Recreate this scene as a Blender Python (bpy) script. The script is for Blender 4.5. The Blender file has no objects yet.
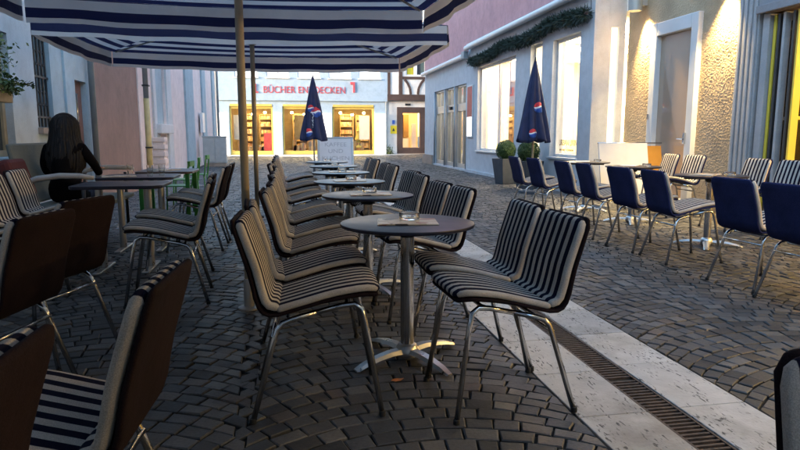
import bpy, bmesh, math, random
from mathutils import Vector, Matrix, noise
PI = math.pi; R = math.radians
random.seed(7)
S = bpy.context.scene
COL = S.collection
M = {}

# ------------------------------------------------------------------ helpers
def G(x):                                   # the street falls from both sides to the drain
    if x > 2.01: return .02 * (x - 2.01)
    if x < 1.2: return .016 * (1.2 - x)
    return 0.0

class MB:
    def __init__(s): s.v = []; s.f = []; s.mi = []; s.uv = None
    def add(s, vs, fs, mi=0):
        o = len(s.v); s.v += [tuple(p) for p in vs]
        s.f += [tuple(i + o for i in f) for f in fs]; s.mi += [mi] * len(fs)
        return o
    def box(s, a, b, mi=0, tf=None):
        x0, y0, z0 = a; x1, y1, z1 = b
        vs = [(x0,y0,z0),(x1,y0,z0),(x1,y1,z0),(x0,y1,z0),(x0,y0,z1),(x1,y0,z1),(x1,y1,z1),(x0,y1,z1)]
        if tf: vs = [tf @ Vector(p) for p in vs]
        s.add(vs, [(0,3,2,1),(4,5,6,7),(0,1,5,4),(1,2,6,5),(2,3,7,6),(3,0,4,7)], mi); return s
    def tube(s, pts, r, n=10, mi=0, cap=True):
        pts = [Vector(p) for p in pts]
        rs = r if isinstance(r, (list, tuple)) else [r] * len(pts)
        vs = []; up = None
        for i, p in enumerate(pts):
            d = (pts[min(i+1, len(pts)-1)] - pts[max(i-1, 0)]).normalized()
            if up is None:
                up = Vector((0,0,1)) if abs(d.z) < .9 else Vector((1,0,0))
            a = d.cross(up).normalized(); b = a.cross(d).normalized(); up = b
            for k in range(n):
                t = 2*PI*k/n; vs.append(p + (a*math.cos(t) + b*math.sin(t)) * rs[i])
        fs = []
        for i in range(len(pts)-1):
            for k in range(n):
                k2 = (k+1) % n
                fs.append((i*n+k, i*n+k2, (i+1)*n+k2, (i+1)*n+k))
        if cap:
            fs.append(tuple(range(n-1, -1, -1))); fs.append(tuple(range((len(pts)-1)*n, len(pts)*n)))
        s.add(vs, fs, mi); return s
    def lathe(s, prof, n=24, c=(0,0,0), mi=0, cap=True):
        vs = []
        for r, z in prof:
            for k in range(n):
                t = 2*PI*k/n; vs.append((c[0]+r*math.cos(t), c[1]+r*math.sin(t), c[2]+z))
        fs = []
        for i in range(len(prof)-1):
            for k in range(n):
                k2 = (k+1) % n
                fs.append((i*n+k, i*n+k2, (i+1)*n+k2, (i+1)*n+k))
        if cap:
            fs.append(tuple(range(n-1, -1, -1))); fs.append(tuple(range((len(prof)-1)*n, len(prof)*n)))
        s.add(vs, fs, mi); return s
    def build(s, name, mats, parent=None, smooth=False, bevel=0, loc=None):
        me = bpy.data.meshes.new(name); me.from_pydata(s.v, [], s.f)
        if not isinstance(mats, (list, tuple)): mats = [mats]
        for m in mats: me.materials.append(m)
        if len(mats) > 1: me.polygons.foreach_set('material_index', s.mi)
        if s.uv:
            l = me.uv_layers.new(name='UVMap')
            for i, lp in enumerate(me.loops): l.data[i].uv = s.uv[lp.vertex_index]
        if smooth:
            me.polygons.foreach_set('use_smooth', [True]*len(me.polygons))
        me.update()
        if smooth == 'auto':
            me.set_sharp_from_angle(angle=R(38))
        o = bpy.data.objects.new(name, me); COL.objects.link(o)
        if parent: o.parent = parent
        if loc: o.location = loc
        if bevel:
            b = o.modifiers.new('b', 'BEVEL'); b.width = bevel; b.segments = 2; b.limit_method = 'ANGLE'
        return o

def wall(mb, axis, p0, p1, a0, a1, z0, z1, ops=(), mi=0):
    """A wall slab between p0 and p1 (thickness), a0..a1 long, with openings (a,a,z,z) cut out of it."""
    As = sorted({a0, a1, *[o[0] for o in ops], *[o[1] for o in ops]}); 
    for i in range(len(As)-1):
        u0, u1 = As[i], As[i+1]; mid = (u0+u1)/2
        cuts = sorted([(o[2], o[3]) for o in ops if o[0] < mid < o[1]])
        z = z0; segs = []
        for c0, c1 in cuts:
            if c0 > z: segs.append((z, c0))
            z = max(z, c1)
        if z < z1: segs.append((z, z1))
        for s0, s1 in segs:
            if axis == 'x': mb.box((p0, u0, s0), (p1, u1, s1), mi)
            else: mb.box((u0, p0, s0), (u1, p1, s1), mi)
    return mb

def tag(o, label, cat, group=None, kind=None):
    if label: o['label'] = label
    if cat: o['category'] = cat
    if group: o['group'] = group
    if kind: o['kind'] = kind
    return o
def thing(name, label, cat, loc=(0,0,0), rz=0, group=None):
    o = bpy.data.objects.new(name, None); COL.objects.link(o); o.empty_display_size = .1
    o.location = loc; o.rotation_euler = (0, 0, rz)
    return tag(o, label, cat, group)
def struct(o): o['kind'] = 'structure'; return o
def kids(o): return [c for c in bpy.data.objects if c.parent == o]
KID = {}
def dup(root, loc, rz=0, label=None, group=None, scale=None):
    if root.name not in KID: KID[root.name] = [(c, kids(c)) for c in kids(root)]
    r = root.copy(); COL.objects.link(r); r.location = loc; r.rotation_euler = (0, 0, rz)
    if label: r['label'] = label
    if group: r['group'] = group
    for c, gs in KID[root.name]:
        c2 = c.copy(); COL.objects.link(c2); c2.parent = r
        for g in gs:
            g2 = g.copy(); COL.objects.link(g2); g2.parent = c2
    return r

def text_mesh(name, txt, size, depth, mat, parent, mtx, align='LEFT', sx=1):
    cu = bpy.data.curves.new(name, 'FONT'); cu.body = txt; cu.size = size; cu.extrude = depth; cu.align_x = align
    tmp = bpy.data.objects.new('tmp_text', cu); COL.objects.link(tmp)
    dg = bpy.context.evaluated_depsgraph_get()
    me = bpy.data.meshes.new_from_object(tmp.evaluated_get(dg))
    bpy.data.objects.remove(tmp); me.name = name
    me.transform(mtx @ Matrix.Diagonal((sx, 1, 1, 1))); me.materials.clear(); me.materials.append(mat)
    o = bpy.data.objects.new(name, me); COL.objects.link(o); o.parent = parent
    return o
# text matrices: read from -Y (facing -Y) and read from -X (facing -X, on a wall whose normal is -X)
def face_negY(x, y, z): return Matrix.Translation((x, y, z)) @ Matrix.Rotation(PI/2, 4, 'X')
def face_negX(x, y, z): return Matrix.Translation((x, y, z)) @ Matrix.Rotation(-PI/2, 4, 'Z') @ Matrix.Rotation(PI/2, 4, 'X')

# ------------------------------------------------------------------ materials
class NT:
    def __init__(s, name):
        m = bpy.data.materials.new(name); m.use_nodes = True; s.m = m; s.t = m.node_tree; s.n = s.t.nodes
        s.p = s.n['Principled BSDF']; s.out = s.n['Material Output']; M[name] = m
    def new(s, typ, **kw):
        n = s.n.new(typ)
        for k, v in kw.items():
            if k in n.inputs: n.inputs[k].default_value = v
            else: setattr(n, k, v)
        return n
    def link(s, a, b): s.t.links.new(a, b)
    def coord(s, kind='Object', scale=(1,1,1)):
        c = s.new('ShaderNodeTexCoord'); mp = s.new('ShaderNodeMapping'); mp.inputs['Scale'].default_value = scale
        s.link(c.outputs[kind], mp.inputs[0]); return mp.outputs[0]
    def noise(s, vec, scale, detail=4, rough=.55):
        n = s.new('ShaderNodeTexNoise'); n.inputs['Scale'].default_value = scale; n.inputs['Detail'].default_value = detail
        n.inputs['Roughness'].default_value = rough; s.link(vec, n.inputs['Vector']); return n.outputs['Fac']
    def ramp(s, fac, stops):
        r = s.new('ShaderNodeValToRGB'); e = r.color_ramp.elements
        while len(e) < len(stops): e.new(.5)
        for i, (p, c) in enumerate(stops):
            e[i].position = p; e[i].color = (c, c, c, 1) if isinstance(c, (int, float)) else (*c, 1)
        s.link(fac, r.inputs[0]); return r.outputs[0]
    def mix(s, fac, a, b, mode='MIX'):
        n = s.new('ShaderNodeMix', data_type='RGBA', blend_type=mode)
        for sock, v in ((n.inputs['Factor'], fac), (n.inputs['A'], a), (n.inputs['B'], b)):
            pass
        def put(sock, v):
            if hasattr(v, 'node'): s.link(v, sock)
            elif isinstance(v, (int, float)): sock.default_value = v
            else: sock.default_value = (*v, 1)
        put(n.inputs[0], fac); put(n.inputs[6], a); put(n.inputs[7], b); return n.outputs[2]
    def math(s, op, a, b=None):
        n = s.new('ShaderNodeMath', operation=op)
        for i, v in enumerate((a, b)):
            if v is None: continue
            if hasattr(v, 'node'): s.link(v, n.inputs[i])
            else: n.inputs[i].default_value = v
        return n.outputs[0]
    def bump(s, h, strength=.3, dist=.01):
        b = s.new('ShaderNodeBump'); b.inputs['Strength'].default_value = strength; b.inputs['Distance'].default_value = dist
        s.link(h, b.inputs['Height']); s.link(b.outputs[0], s.p.inputs['Normal'])
    def base(s, v):
        if hasattr(v, 'node'): s.link(v, s.p.inputs['Base Color'])
        else: s.p.inputs['Base Color'].default_value = (*v, 1)
    def rough(s, v):
        if hasattr(v, 'node'): s.link(v, s.p.inputs['Roughness'])
        else: s.p.inputs['Roughness'].default_value = v

def plain(name, c, rough=.6, var=.15, scale=6, metal=0, bump=0, bscale=80, coat=0):
    t = NT(name); v = t.coord()
    f = t.noise(v, scale, 5)
    d = tuple(max(0, x*(1-var)) for x in c); l = tuple(min(1, x*(1+var)) for x in c)
    t.base(t.ramp(f, [(.3, d), (.7, l)]))
    t.rough(rough); t.p.inputs['Metallic'].default_value = metal
    if bump: t.bump(t.noise(v, bscale, 3), bump, .005)
    if coat: t.p.inputs['Coat Weight'].default_value = coat
    return t.m
def emit(name, c, strength):
    t = NT(name); t.base((0.8,0.8,0.8)); t.p.inputs['Emission Color'].default_value = (*c, 1); t.p.inputs['Emission Strength'].default_value = strength
    return t.m
def pane(name, tint=(1,1,1), gloss=.12, rough=0.02):
    t = NT(name); tr = t.new('ShaderNodeBsdfTransparent'); tr.inputs[0].default_value = (*tint, 1)
    gl = t.new('ShaderNodeBsdfGlossy'); gl.inputs['Roughness'].default_value = rough
    lw = t.new('ShaderNodeLayerWeight'); lw.inputs['Blend'].default_value = .25
    f = t.math('MULTIPLY_ADD', lw.outputs['Fresnel'], .45); 
    t.n[f.node.name].inputs[2].default_value = gloss*.3
    mx = t.new('ShaderNodeMixShader'); t.link(f, mx.inputs[0]); t.link(tr.outputs[0], mx.inputs[1]); t.link(gl.outputs[0], mx.inputs[2])
    t.link(mx.outputs[0], t.out.inputs[0]); return t.m

# cobbles
t = NT('cobble'); v = t.coord(); g = t.new('ShaderNodeNewGeometry')
rnd = g.outputs['Random Per Island']
c0 = t.ramp(rnd, [(0, (.036,.036,.038)), (.35, (.060,.060,.062)), (.7, (.090,.089,.091)), (.92, (.138,.132,.127)), (1, (.095,.070,.058))])
big = t.ramp(t.noise(v, .7, 4), [(.3, .68), (.7, 1.12)])
c1 = t.mix(1, c0, big, 'MULTIPLY'); gr = t.ramp(t.noise(v, 90, 3), [(.3, .72), (.75, 1.2)])
t.base(t.mix(1, c1, gr, 'MULTIPLY'))
t.rough(t.ramp(t.noise(v, 5, 4), [(.3, .42), (.7, .64)])); t.p.inputs['Specular IOR Level'].default_value = .45; t.bump(t.noise(v, 60, 4), .3, .005)
t = NT('joint_sand'); v = t.coord(); t.base(t.ramp(t.noise(v, 40, 4), [(.3, (.018,.016,.014)), (.7, (.04,.036,.03))])); t.rough(.95)
# travertine
t = NT('travertine'); v = t.coord('Object', (1, .28, 1)); v2 = t.coord()
pores = t.ramp(t.noise(v, 95, 2, .5), [(.57, 0), (.63, 1)])
dots = t.ramp(t.noise(v, 14, 3, .6), [(.48, 0), (.56, 1)])
pm = t.math('MULTIPLY', pores, dots)
g = t.new('ShaderNodeNewGeometry')
cc = t.ramp(t.noise(v2, 5, 6, .65), [(.3, (.42,.40,.375)), (.7, (.585,.56,.53))])
cc = t.mix(1, cc, t.ramp(g.outputs['Random Per Island'], [(0, .82), (1, 1.1)]), 'MULTIPLY')
cc = t.mix(1, cc, t.ramp(t.noise(v2, 1.7, 6, .7), [(.34, (.66,.63,.58)), (.52, (1,.99,.97))]), 'MULTIPLY')
t.base(t.mix(pm, cc, (.07,.062,.055))); t.rough(.62)
t.bump(t.math('SUBTRACT', t.noise(v2, 60, 3), pm), .35, .006)
M['travertine'].name
plain('grate_iron', (.085,.06,.048), .6, .4, 30, .35, .4, 120)
# fabrics
def stripes(name, beige, navy, period=.056, axis='Y'):
    t = NT(name); c = t.new('ShaderNodeTexCoord'); sp = t.new('ShaderNodeSeparateXYZ'); t.link(c.outputs['Object'], sp.inputs[0])
    wob = t.math('MULTIPLY', t.math('SUBTRACT', t.noise(c.outputs['Object'], 9, 2), .5), .006)
    y = t.math('ADD', sp.outputs[axis], wob)
    cs = t.math('COSINE', t.math('ADD', t.math('MULTIPLY', y, 2*PI/period), PI))
    f = t.ramp(t.math('MULTIPLY_ADD', cs, .5), [(.46, 0), (.54, 1)])
    f.node.inputs[0].links[0].from_node.inputs[2].default_value = .5
    f = t.math('MAXIMUM', f, t.math('GREATER_THAN', t.math('ABSOLUTE', sp.outputs[axis]), .187))
    col = t.mix(f, navy, beige)
    wv = t.ramp(t.noise(c.outputs['Object'], 420, 2), [(.3, .7), (.7, 1.2)])
    blot = t.ramp(t.noise(c.outputs['Object'], 7, 4), [(.3, .82), (.7, 1.08)])
    oi = t.new('ShaderNodeObjectInfo'); var = t.ramp(oi.outputs['Random'], [(0, (.84,.82,.79)), (1, (1.08,1.07,1.06))])
    t.base(t.mix(1, t.mix(1, t.mix(1, col, wv, 'MULTIPLY'), blot, 'MULTIPLY'), var, 'MULTIPLY')); t.rough(.9)
    t.p.inputs['Specular IOR Level'].default_value = .08
    t.bump(t.math('ADD', t.noise(c.outputs['Object'], 350, 2), t.math('MULTIPLY', t.noise(c.outputs['Object'], 16, 3), 3)), .25, .004)
    return t.m
stripes('stripe_cloth', (.56,.51,.455), (.009,.009,.026))
def cloth(name, c):
    t = NT(name); v = t.coord(); t.base(t.mix(1, t.ramp(t.noise(v, 300, 2), [(.3, tuple(x*.6 for x in c)), (.7, tuple(x*1.3 for x in c))]), t.ramp(t.noise(v, 5, 4), [(.3, .75), (.7, 1.15)]), 'MULTIPLY'))
    t.rough(.88); t.p.inputs['Specular IOR Level'].default_value = .10
    t.bump(t.math('ADD', t.noise(v, 300, 2), t.math('MULTIPLY', t.noise(v, 12, 3), 4)), .25, .004); return t.m
cloth('navy_cloth', (.022,.027,.085)); cloth('brown_cloth', (.017,.010,.012)); cloth('black_cloth', (.005,.004,.005)); cloth('jeans_cloth', (.05,.065,.11))
plain('cushion_red', (.09,.02,.02), .9)
t = NT('chrome'); t.base((.62,.61,.60)); t.p.inputs['Metallic'].default_value = 1; v = t.coord(); t.rough(t.ramp(t.noise(v, 6, 2), [(.3, .13), (.75, .20)]))
t = NT('cast_alu'); t.base((.55,.54,.52)); t.p.inputs['Metallic'].default_value = 1; v = t.coord(); t.rough(t.ramp(t.noise(v, 25, 4), [(.3, .25), (.75, .5)]))
plain('rubber', (.015,.015,.015), .7)
t = NT('table_navy'); v = t.coord(); t.base(t.ramp(t.noise(v, 5, 5), [(.3, (.012,.013,.030)), (.7, (.018,.019,.038))])); t.p.inputs['Specular IOR Level'].default_value = .35; t.rough(t.ramp(t.noise(v, 7, 4), [(.3, .30), (.7, .37)]))
plain('table_edge', (.012,.012,.022), .4)
plain('table_brown', (.075,.05,.042), .35, .2, 10)
plain('green_paint', (.04,.22,.035), .4); plain('yellow_edge', (.45,.42,.16), .5)
# menu card print
t = NT('menu_print'); v = t.coord(); vo = t.new('ShaderNodeTexVoronoi'); vo.inputs['Scale'].default_value = 16; t.link(v, vo.inputs[0])
sep = t.new('ShaderNodeSeparateColor'); t.link(vo.outputs['Color'], sep.inputs[0])
t.base(t.ramp(sep.outputs[0], [(0, (.55,.47,.36)), (.32, (.62,.54,.42)), (.50, (.10,.08,.06)), (.70, (.72,.67,.58)), (.88, (.34,.14,.08))]))
for e in M['menu_print'].node_tree.nodes: 
    if e.type == 'VALTORGB': e.color_ramp.interpolation = 'CONSTANT'
t.rough(.35)
plain('menu_red', (.22,.05,.04), .4); plain('paper', (.7,.68,.63), .7, .05)
t = NT('glass'); t.base((.95,.95,.93)); t.p.inputs['Transmission Weight'].default_value = 1; t.rough(.04); t.p.inputs['IOR'].default_value = 1.45
# umbrella cloth: stripes parallel to the hem, from the UV (v = distance from the hem)
t = NT('canopy_cloth'); c = t.new('ShaderNodeTexCoord'); sp = t.new('ShaderNodeSeparateXYZ'); t.link(c.outputs['UV'], sp.inputs[0])
fr = t.math('FRACT', t.math('MULTIPLY', t.math('ADD', sp.outputs['Y'], .16+.155*60), 1/.155))
f = t.math('LESS_THAN', fr, .50)
ob = c.outputs['Object']
dirt = t.ramp(t.noise(ob, 1.6, 5), [(.3, .86), (.7, 1.04)])
col = t.mix(1, t.mix(f, (.70,.67,.67), (.018,.022,.08)), dirt, 'MULTIPLY'); t.base(col); t.rough(.85)
tl = t.new('ShaderNodeBsdfTranslucent'); t.link(col, tl.inputs[0])
mx = t.new('ShaderNodeMixShader'); mx.inputs[0].default_value = .30
t.link(t.p.outputs[0], mx.inputs[1]); t.link(tl.outputs[0], mx.inputs[2]); t.link(mx.outputs[0], t.out.inputs[0])
t.bump(t.math('ADD', t.noise(ob, 5, 3), t.math('MULTIPLY', t.noise(ob, 260, 2), .06)), .5, .03)
plain('pole_paint', (.46,.37,.25), .42, .12, 9); plain('rib_metal', (.40,.38,.35), .45, .1, 6, .5)
plain('navy_canvas', (.016,.022,.07), .8, .25, 5, 0, .3, 60)
plain('logo_red', (.55,.03,.035), .7, .05); plain('logo_white', (.75,.75,.75), .7, .05); plain('logo_blue', (.03,.10,.42), .7, .05)
# plaster and walls
def plaster(name, c, var=.10, streak=.12, bump=.25, bs=45):
    streak *= .35
    t = NT(name); v = t.coord('Object'); vs = t.coord('Object', (1, 1, .4))
    d = tuple(x*(1-var) for x in c); l = tuple(min(1, x*(1+var)) for x in c)
    a = t.ramp(t.noise(v, 1.3, 6, .6), [(.3, d), (.7, l)])
    b = t.ramp(t.noise(vs, 3.2, 4), [(.3, 1-streak), (.62, 1.0)])
    fine = t.mix(1, t.ramp(t.noise(v, 60, 3), [(.3, .93), (.7, 1.05)]), t.ramp(t.noise(v, 4.5, 7, .7), [(.32, .86), (.55, 1.0), (.75, 1.04)]), 'MULTIPLY')
    t.base(t.mix(1, t.mix(1, a, b, 'MULTIPLY'), fine, 'MULTIPLY')); t.rough(.9); t.bump(t.noise(v, bs, 4), bump, .008); return t.m
plaster('white_plaster', (.60,.61,.63), .06, .10); plaster('pink_plaster', (.60,.32,.32)); plaster('pale_blue_plaster', (.40,.50,.56), .12, .2)
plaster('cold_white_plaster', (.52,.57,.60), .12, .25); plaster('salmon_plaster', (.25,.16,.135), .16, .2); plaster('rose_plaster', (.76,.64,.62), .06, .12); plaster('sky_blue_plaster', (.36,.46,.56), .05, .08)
plaster('blue_grey_plaster', (.36,.46,.52), .08); plaster('cream_wall', (.75,.66,.48), .04, .03, .05); plaster('roughcast', (.56,.42,.27), .18, .1, .4, 130)
plaster('grey_paint', (.30,.29,.30), .08, .12, .1); plaster('grey_light_paint', (.44,.43,.43), .08, .12, .1)
plaster('timber', (.075,.045,.038), .3, .2, .5, 30); plaster('house_white', (.70,.67,.64), .06, .10); plaster('stone_base', (.34,.27,.22), .2, .15, .5)
plaster('book_room', (.24,.17,.075), .2, .2, .1); plaster('olive_room', (.30,.24,.10), .15, .05, .1); plaster('grey_green_bench', (.16,.17,.15), .15, .05, .2)
plaster('slot_wall', (.75,.65,.42), .05, .05, .05)
plain('white_metal', (.72,.73,.74), .35, .04, 3); plain('alu_frame', (.38,.40,.42), .35, .08, 5, .6); plain('white_frame', (.66,.66,.66), .4, .05, 3)
plain('dark_frame', (.055,.048,.045), .45, .2, 8); plain('gold_frame', (.60,.44,.10), .42, .1, 4); plain('yellow_and_glow_paint', (.78,.60,.06), .42, .05, 4); plain('lamp_body', (.46,.44,.40), .4, .06, 5, .3)  # on the café door leaves this yellow paints in the room's lamplight
plain('grey_pipe', (.25,.28,.30), .5, .15, 4, .2); plain('yellow_pipe', (.46,.36,.16), .5, .2, 4); plain('iron_black', (.018,.017,.018), .55, .3, 10)
plain('door_wood', (.16,.085,.075), .5, .2, 6); plain('door_tan', (.30,.20,.13), .4, .12, 3); plain('roof_tile', (.16,.06,.04), .8, .3, 8); plain('planter_grey', (.062,.068,.08), .6, .15, 10, 0, .2)
plain('cabinet_grey', (.42,.44,.44), .5, .08, 6); plain('box_wood', (.42,.34,.22), .7, .15, 8); plain('amber', (.35,.17,.03), .3, .15, 4); plain('board_white', (.66,.66,.68), .35, .05, 6)
plain('wood_shelf', (.26,.16,.06), .6, .2, 6); plain('sign_red', (.52,.08,.09), .45, .06); plain('poster_red', (.50,.06,.06), .5, .2, 5); plain('poster_orange', (.62,.22,.06), .5, .25, 12)
plain('sign_yellow', (.72,.55,.02), .5, .05); plain('text_brown', (.25,.17,.07), .6, .1); plain('text_grey', (.40,.41,.44), .8, .1)
plain('skin', (.42,.26,.20), .5, .08, 9); plain('hair', (.006,.003,.003), .7, .4, 40); plain('tree_fir', (.30,.25,.05), .7, .4, 30)
# books
t = NT('books'); v = t.coord('Object', (18, 1, 3.2)); vo = t.new('ShaderNodeTexVoronoi'); vo.inputs['Scale'].default_value = 1.0; vo.inputs['Randomness'].default_value = .35; t.link(v, vo.inputs[0])
sep = t.new('ShaderNodeSeparateColor'); t.link(vo.outputs['Color'], sep.inputs[0])
t.base(t.ramp(sep.outputs[0], [(0, (.10,.06,.03)), (.25, (.40,.30,.12)), (.45, (.22,.05,.03)), (.6, (.50,.42,.25)), (.75, (.07,.08,.10)), (.9, (.45,.22,.06))])); t.rough(.6)
# leaves
def leafmat(name, a, b):
    t = NT(name); g = t.new('ShaderNodeNewGeometry'); t.base(t.ramp(g.outputs['Random Per Island'], [(0, a), (1, b)])); t.rough(.55)
    return t.m
leafmat('leaf_box', (.028,.060,.012), (.065,.125,.025)); leafmat('leaf_fir', (.010,.022,.016), (.030,.052,.034)); leafmat('leaf_flower', (.035,.075,.02), (.12,.15,.035))
pane('pane', gloss=.15); pane('pane_dark', (.55,.55,.55), .3); 
t = NT('frosted'); t.base((.72,.74,.76)); t.rough(.3); t.p.inputs['Transmission Weight'].default_value = .25
t = NT('mirror_glass'); v = t.coord(); t.base((.42,.31,.22)); t.rough(.03); t.p.inputs['IOR'].default_value = 1.9
t = NT('dull_window'); t.base((.05,.06,.07)); t.rough(.05)

# light-giving surfaces: lit rooms' ceiling lamps, backlit panels
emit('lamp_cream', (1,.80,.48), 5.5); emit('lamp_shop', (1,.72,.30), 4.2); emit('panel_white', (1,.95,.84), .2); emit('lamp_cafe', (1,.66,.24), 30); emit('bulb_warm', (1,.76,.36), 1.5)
emit('slot_light', (1,.84,.5), .2); emit('window_glow', (1,.96,.9), .15); emit('lamp_orange', (1,.62,.22), 3.2); emit('backlit_cream', (1,.90,.68), .1)

# ------------------------------------------------------------------ ground
mb = MB(); mb.add([(-200,-200,-.03),(200,-200,-.03),(200,300,-.03),(-200,300,-.03)], [(0,1,2,3)])
struct(mb.build('ground', M['joint_sand']))
mb = MB()   # mortar bed, follows the crossfall
xs = [-6, 1.2, 2.01, 30]
vs = [(x, y, G(x)-.016) for y in (-4, 40) for x in xs]
mb.add(vs, [(i, i+1, i+5, i+4) for i in range(3)]); struct(mb.build('paving_bed', M['joint_sand']))

def cobbles(x0, x1, y0, y1, seed, Wc=1.34, course=.098, hole=None, half=.74):
    """Segmental arches: setts lie square to arcs that repeat along the street."""
    rg = random.Random(seed); V = []; F = []
    ncol = max(1, round((x1-x0)/Wc)); Wc = (x1-x0)/ncol; Rr = Wc/2/math.sin(half)
    def arc(x): return math.sqrt(max(1e-4, Rr*Rr - min(abs(x), Rr*.98)**2)) - Rr*math.cos(half)
    for c in range(ncol):
        xc = x0 + (c+.5)*Wc; off = 0
        for k in range(int((y0-.6)/course), int(y1/course)+1):
            zz = (.034 if k % 2 else -.034) + .012*math.sin(k*2.7); lo = -Wc/2 + (zz if c > 0 else 0); hi = Wc/2 + (zz if c < ncol-1 else 0)
            n = rg.choice((13, 14, 14, 15)); tl = -math.asin(min(.98, -lo/Rr)); th_ = math.asin(min(.98, hi/Rr)); e = [tl]
            ws = [rg.uniform(.80, 1.2) for _ in range(n)]; tot = sum(ws)
            for w in ws: e.append(e[-1] + (th_-tl)*w/tot)
            for i in range(n):
                a, b = e[i], e[i+1]; m = (a+b)/2
                xm = xc + Rr*math.sin(m); ym = k*course + off + arc(Rr*math.sin(m))
                if ym < y0 or ym > y1: continue
                if hole and hole(xm, ym): continue
                near = ym < 14; P = []
                g = rg.uniform(.0026, .0050); ga = g/Rr
                for th, up in ((a+ga, 0), (b-ga, 0), (b-ga, 1), (a+ga, 1)):
                    x = Rr*math.sin(th); cs = course*math.cos(th); d = g if not up else cs - g
                    if up: d -= .0
                    xx = x + d*math.sin(th); yy = k*course + off + arc(x) + d*math.cos(th)
                    if up: yy = k*course + off + course + arc(min(max(xx, lo), hi)) - g/math.cos(th)
                    xx = min(max(xx, lo+.0025), hi-.0025)
                    P.append((xc + xx + rg.uniform(-.0035,.0035)*(lo+.01 < xx < hi-.01), yy + rg.uniform(-.0035,.0035)))
                if P[1][0]-P[0][0] < .012 and P[2][0]-P[3][0] < .012: continue
                cx = sum(p[0] for p in P)/4; cy = sum(p[1] for p in P)/4
                dz = rg.uniform(-.003, .0025); tx = rg.uniform(-.002,.002); ty = rg.uniform(-.002,.002)
                gz = G(cx) + dz; o = len(V)
                for p in P: V.append((p[0], p[1], gz-.018))
                for p in P: V.append((p[0], p[1], gz-.0035))
                f = .90 if near else .93; sg = ((-1,-1),(1,-1),(1,1),(-1,1))
                for q, p in enumerate(P): V.append((cx+(p[0]-cx)*f, cy+(p[1]-cy)*f, gz + tx*sg[q][0] + ty*sg[q][1]))
                for q in range(4):
                    q2 = (q+1) % 4
                    F.append((o+q, o+q2, o+4+q2, o+4+q)); F.append((o+4+q, o+4+q2, o+8+q2, o+8+q))
                F.append((o+8, o+9, o+10, o+11))
    me = bpy.data.meshes.new('cobblestone_paving'); me.from_pydata(V, [], F)
    me.materials.append(M['cobble'])
    ob = bpy.data.objects.new('cobblestone_paving', me); COL.objects.link(ob); return struct(ob)
cobbles(-3.02, 1.195, -1.2, 33.4, 1)
cobbles(2.015, 6.0, -1.2, 33.4, 2, hole=lambda x, y: x > 5.39 and 10.5 < y < 24.25)
cobbles(6.0, 11, 24.3, 33.4, 3)
# two strips of pale slabs with the slot drain between them
mb = MB(); rg = random.Random(5)
for x0, x1 in ((1.203, 1.522), (1.682, 2.008)):
    y = -1.4 + rg.random()*.3
    while y < 33:
        L = rg.choice((.5, .5, .5, .52, .48)); dz = rg.uniform(-.001, .0015)
        mb.box((x0, y+.0025, -.05), (x1, y+L-.0025, .001+dz)); y += L
o = struct(mb.build('stone_paving_strip', M['travertine'], bevel=.004))
proto = None
for k in range(34):
    if proto is None:
        mb = MB(); 
        mb.box((-.078, .003, -.05), (-.066, .997, -.002)); mb.box((.066, .003, -.05), (.078, .997, -.002))
        nb = 32
        for i in range(nb):
            yy = .012 + i*(.976/nb)
            mb.box((-.0655, yy, -.022), (.0655, yy+.0125, -.004))
        mb.box((-.006, .004, -.028), (.006, .996, -.0225))
        proto = mb.build('drain_grate', M['grate_iron'])
        tag(proto, 'rusty slotted drain grate set between the two pale stone strips', 'drain grate', 'drain grates in a line along the street')
        o = proto
    else:
        o = proto.copy(); COL.objects.link(o)
    o.location = (1.602, -1.3 + k, 0)
# pavement in front of the far shop
mb = MB(); mb.box((-8, 33.42, -.05), (12, 34.0, .09)); struct(mb.build('far_pavement', M['house_white'], bevel=.01))

# ------------------------------------------------------------------ the café chair
W2 = .21
def pad(cl, t, wf, n=32, expo=5.0):
    """Upholstered pad swept along a centre line of (x,z); wf(i) scales half-width, end taper on thickness."""
    mb = MB(); N = len(cl); P = [Vector((a, 0, b)) for a, b in cl]
    L = [0]
    for i in range(1, N): L.append(L[-1] + (P[i]-P[i-1]).length)
    for i in range(N):
        d = (P[min(i+1, N-1)] - P[max(i-1, 0)]).normalized(); nn = Vector((-d.z, 0, d.x))
        hw, ht = wf(L[i], L[-1]); 
        for k in range(n):
            a = 2*PI*k/n; c = math.cos(a); s = math.sin(a)
            y = hw*math.copysign(abs(c)**(2/expo), c); z = t*ht*math.copysign(abs(s)**(2/5.0), s)
            mb.v.append(tuple(P[i] + nn*z + Vector((0, y, 0))))
    for i in range(N-1):
        for k in range(n):
            k2 = (k+1) % n; mb.f.append((i*n+k, (i+1)*n+k, (i+1)*n+k2, i*n+k2)); mb.mi.append(0)
    mb.f.append(tuple(range(n))); mb.mi.append(0); mb.f.append(tuple(range((N-1)*n, N*n))[::-1]); mb.mi.append(0)
    return mb
def corner(r0, r1, W=W2-.008, rt=.022):
    def wf(l, L):
        w = W; h = 1
        if l < r0: w -= r0 - math.sqrt(max(0, r0*r0 - (r0-l)**2))
        e = L - l
        if e < r1: w -= r1 - math.sqrt(max(0, r1*r1 - (r1-e)**2))
        m = min(l, e)
        if m < rt: h = math.sqrt(max(.04, 1 - (1-m/rt)**2))
        return w, h
    return wf
def spline(pts, n):
    out = []
    P = [Vector((a, b)) for a, b in pts]
    for i in range(n+1):
        u = i/n*(len(P)-1); k = min(int(u), len(P)-2); f = u-k
        p0 = P[max(k-1,0)]; p1 = P[k]; p2 = P[k+1]; p3 = P[min(k+2, len(P)-1)]
        q = .5*((2*p1) + (p2-p0)*f + (2*p0-5*p1+4*p2-p3)*f*f + (3*p1-p0-3*p2+p3)*f**3); out.append((q.x, q.y))
    # finer at the ends so that the corners are round
    return out
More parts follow.
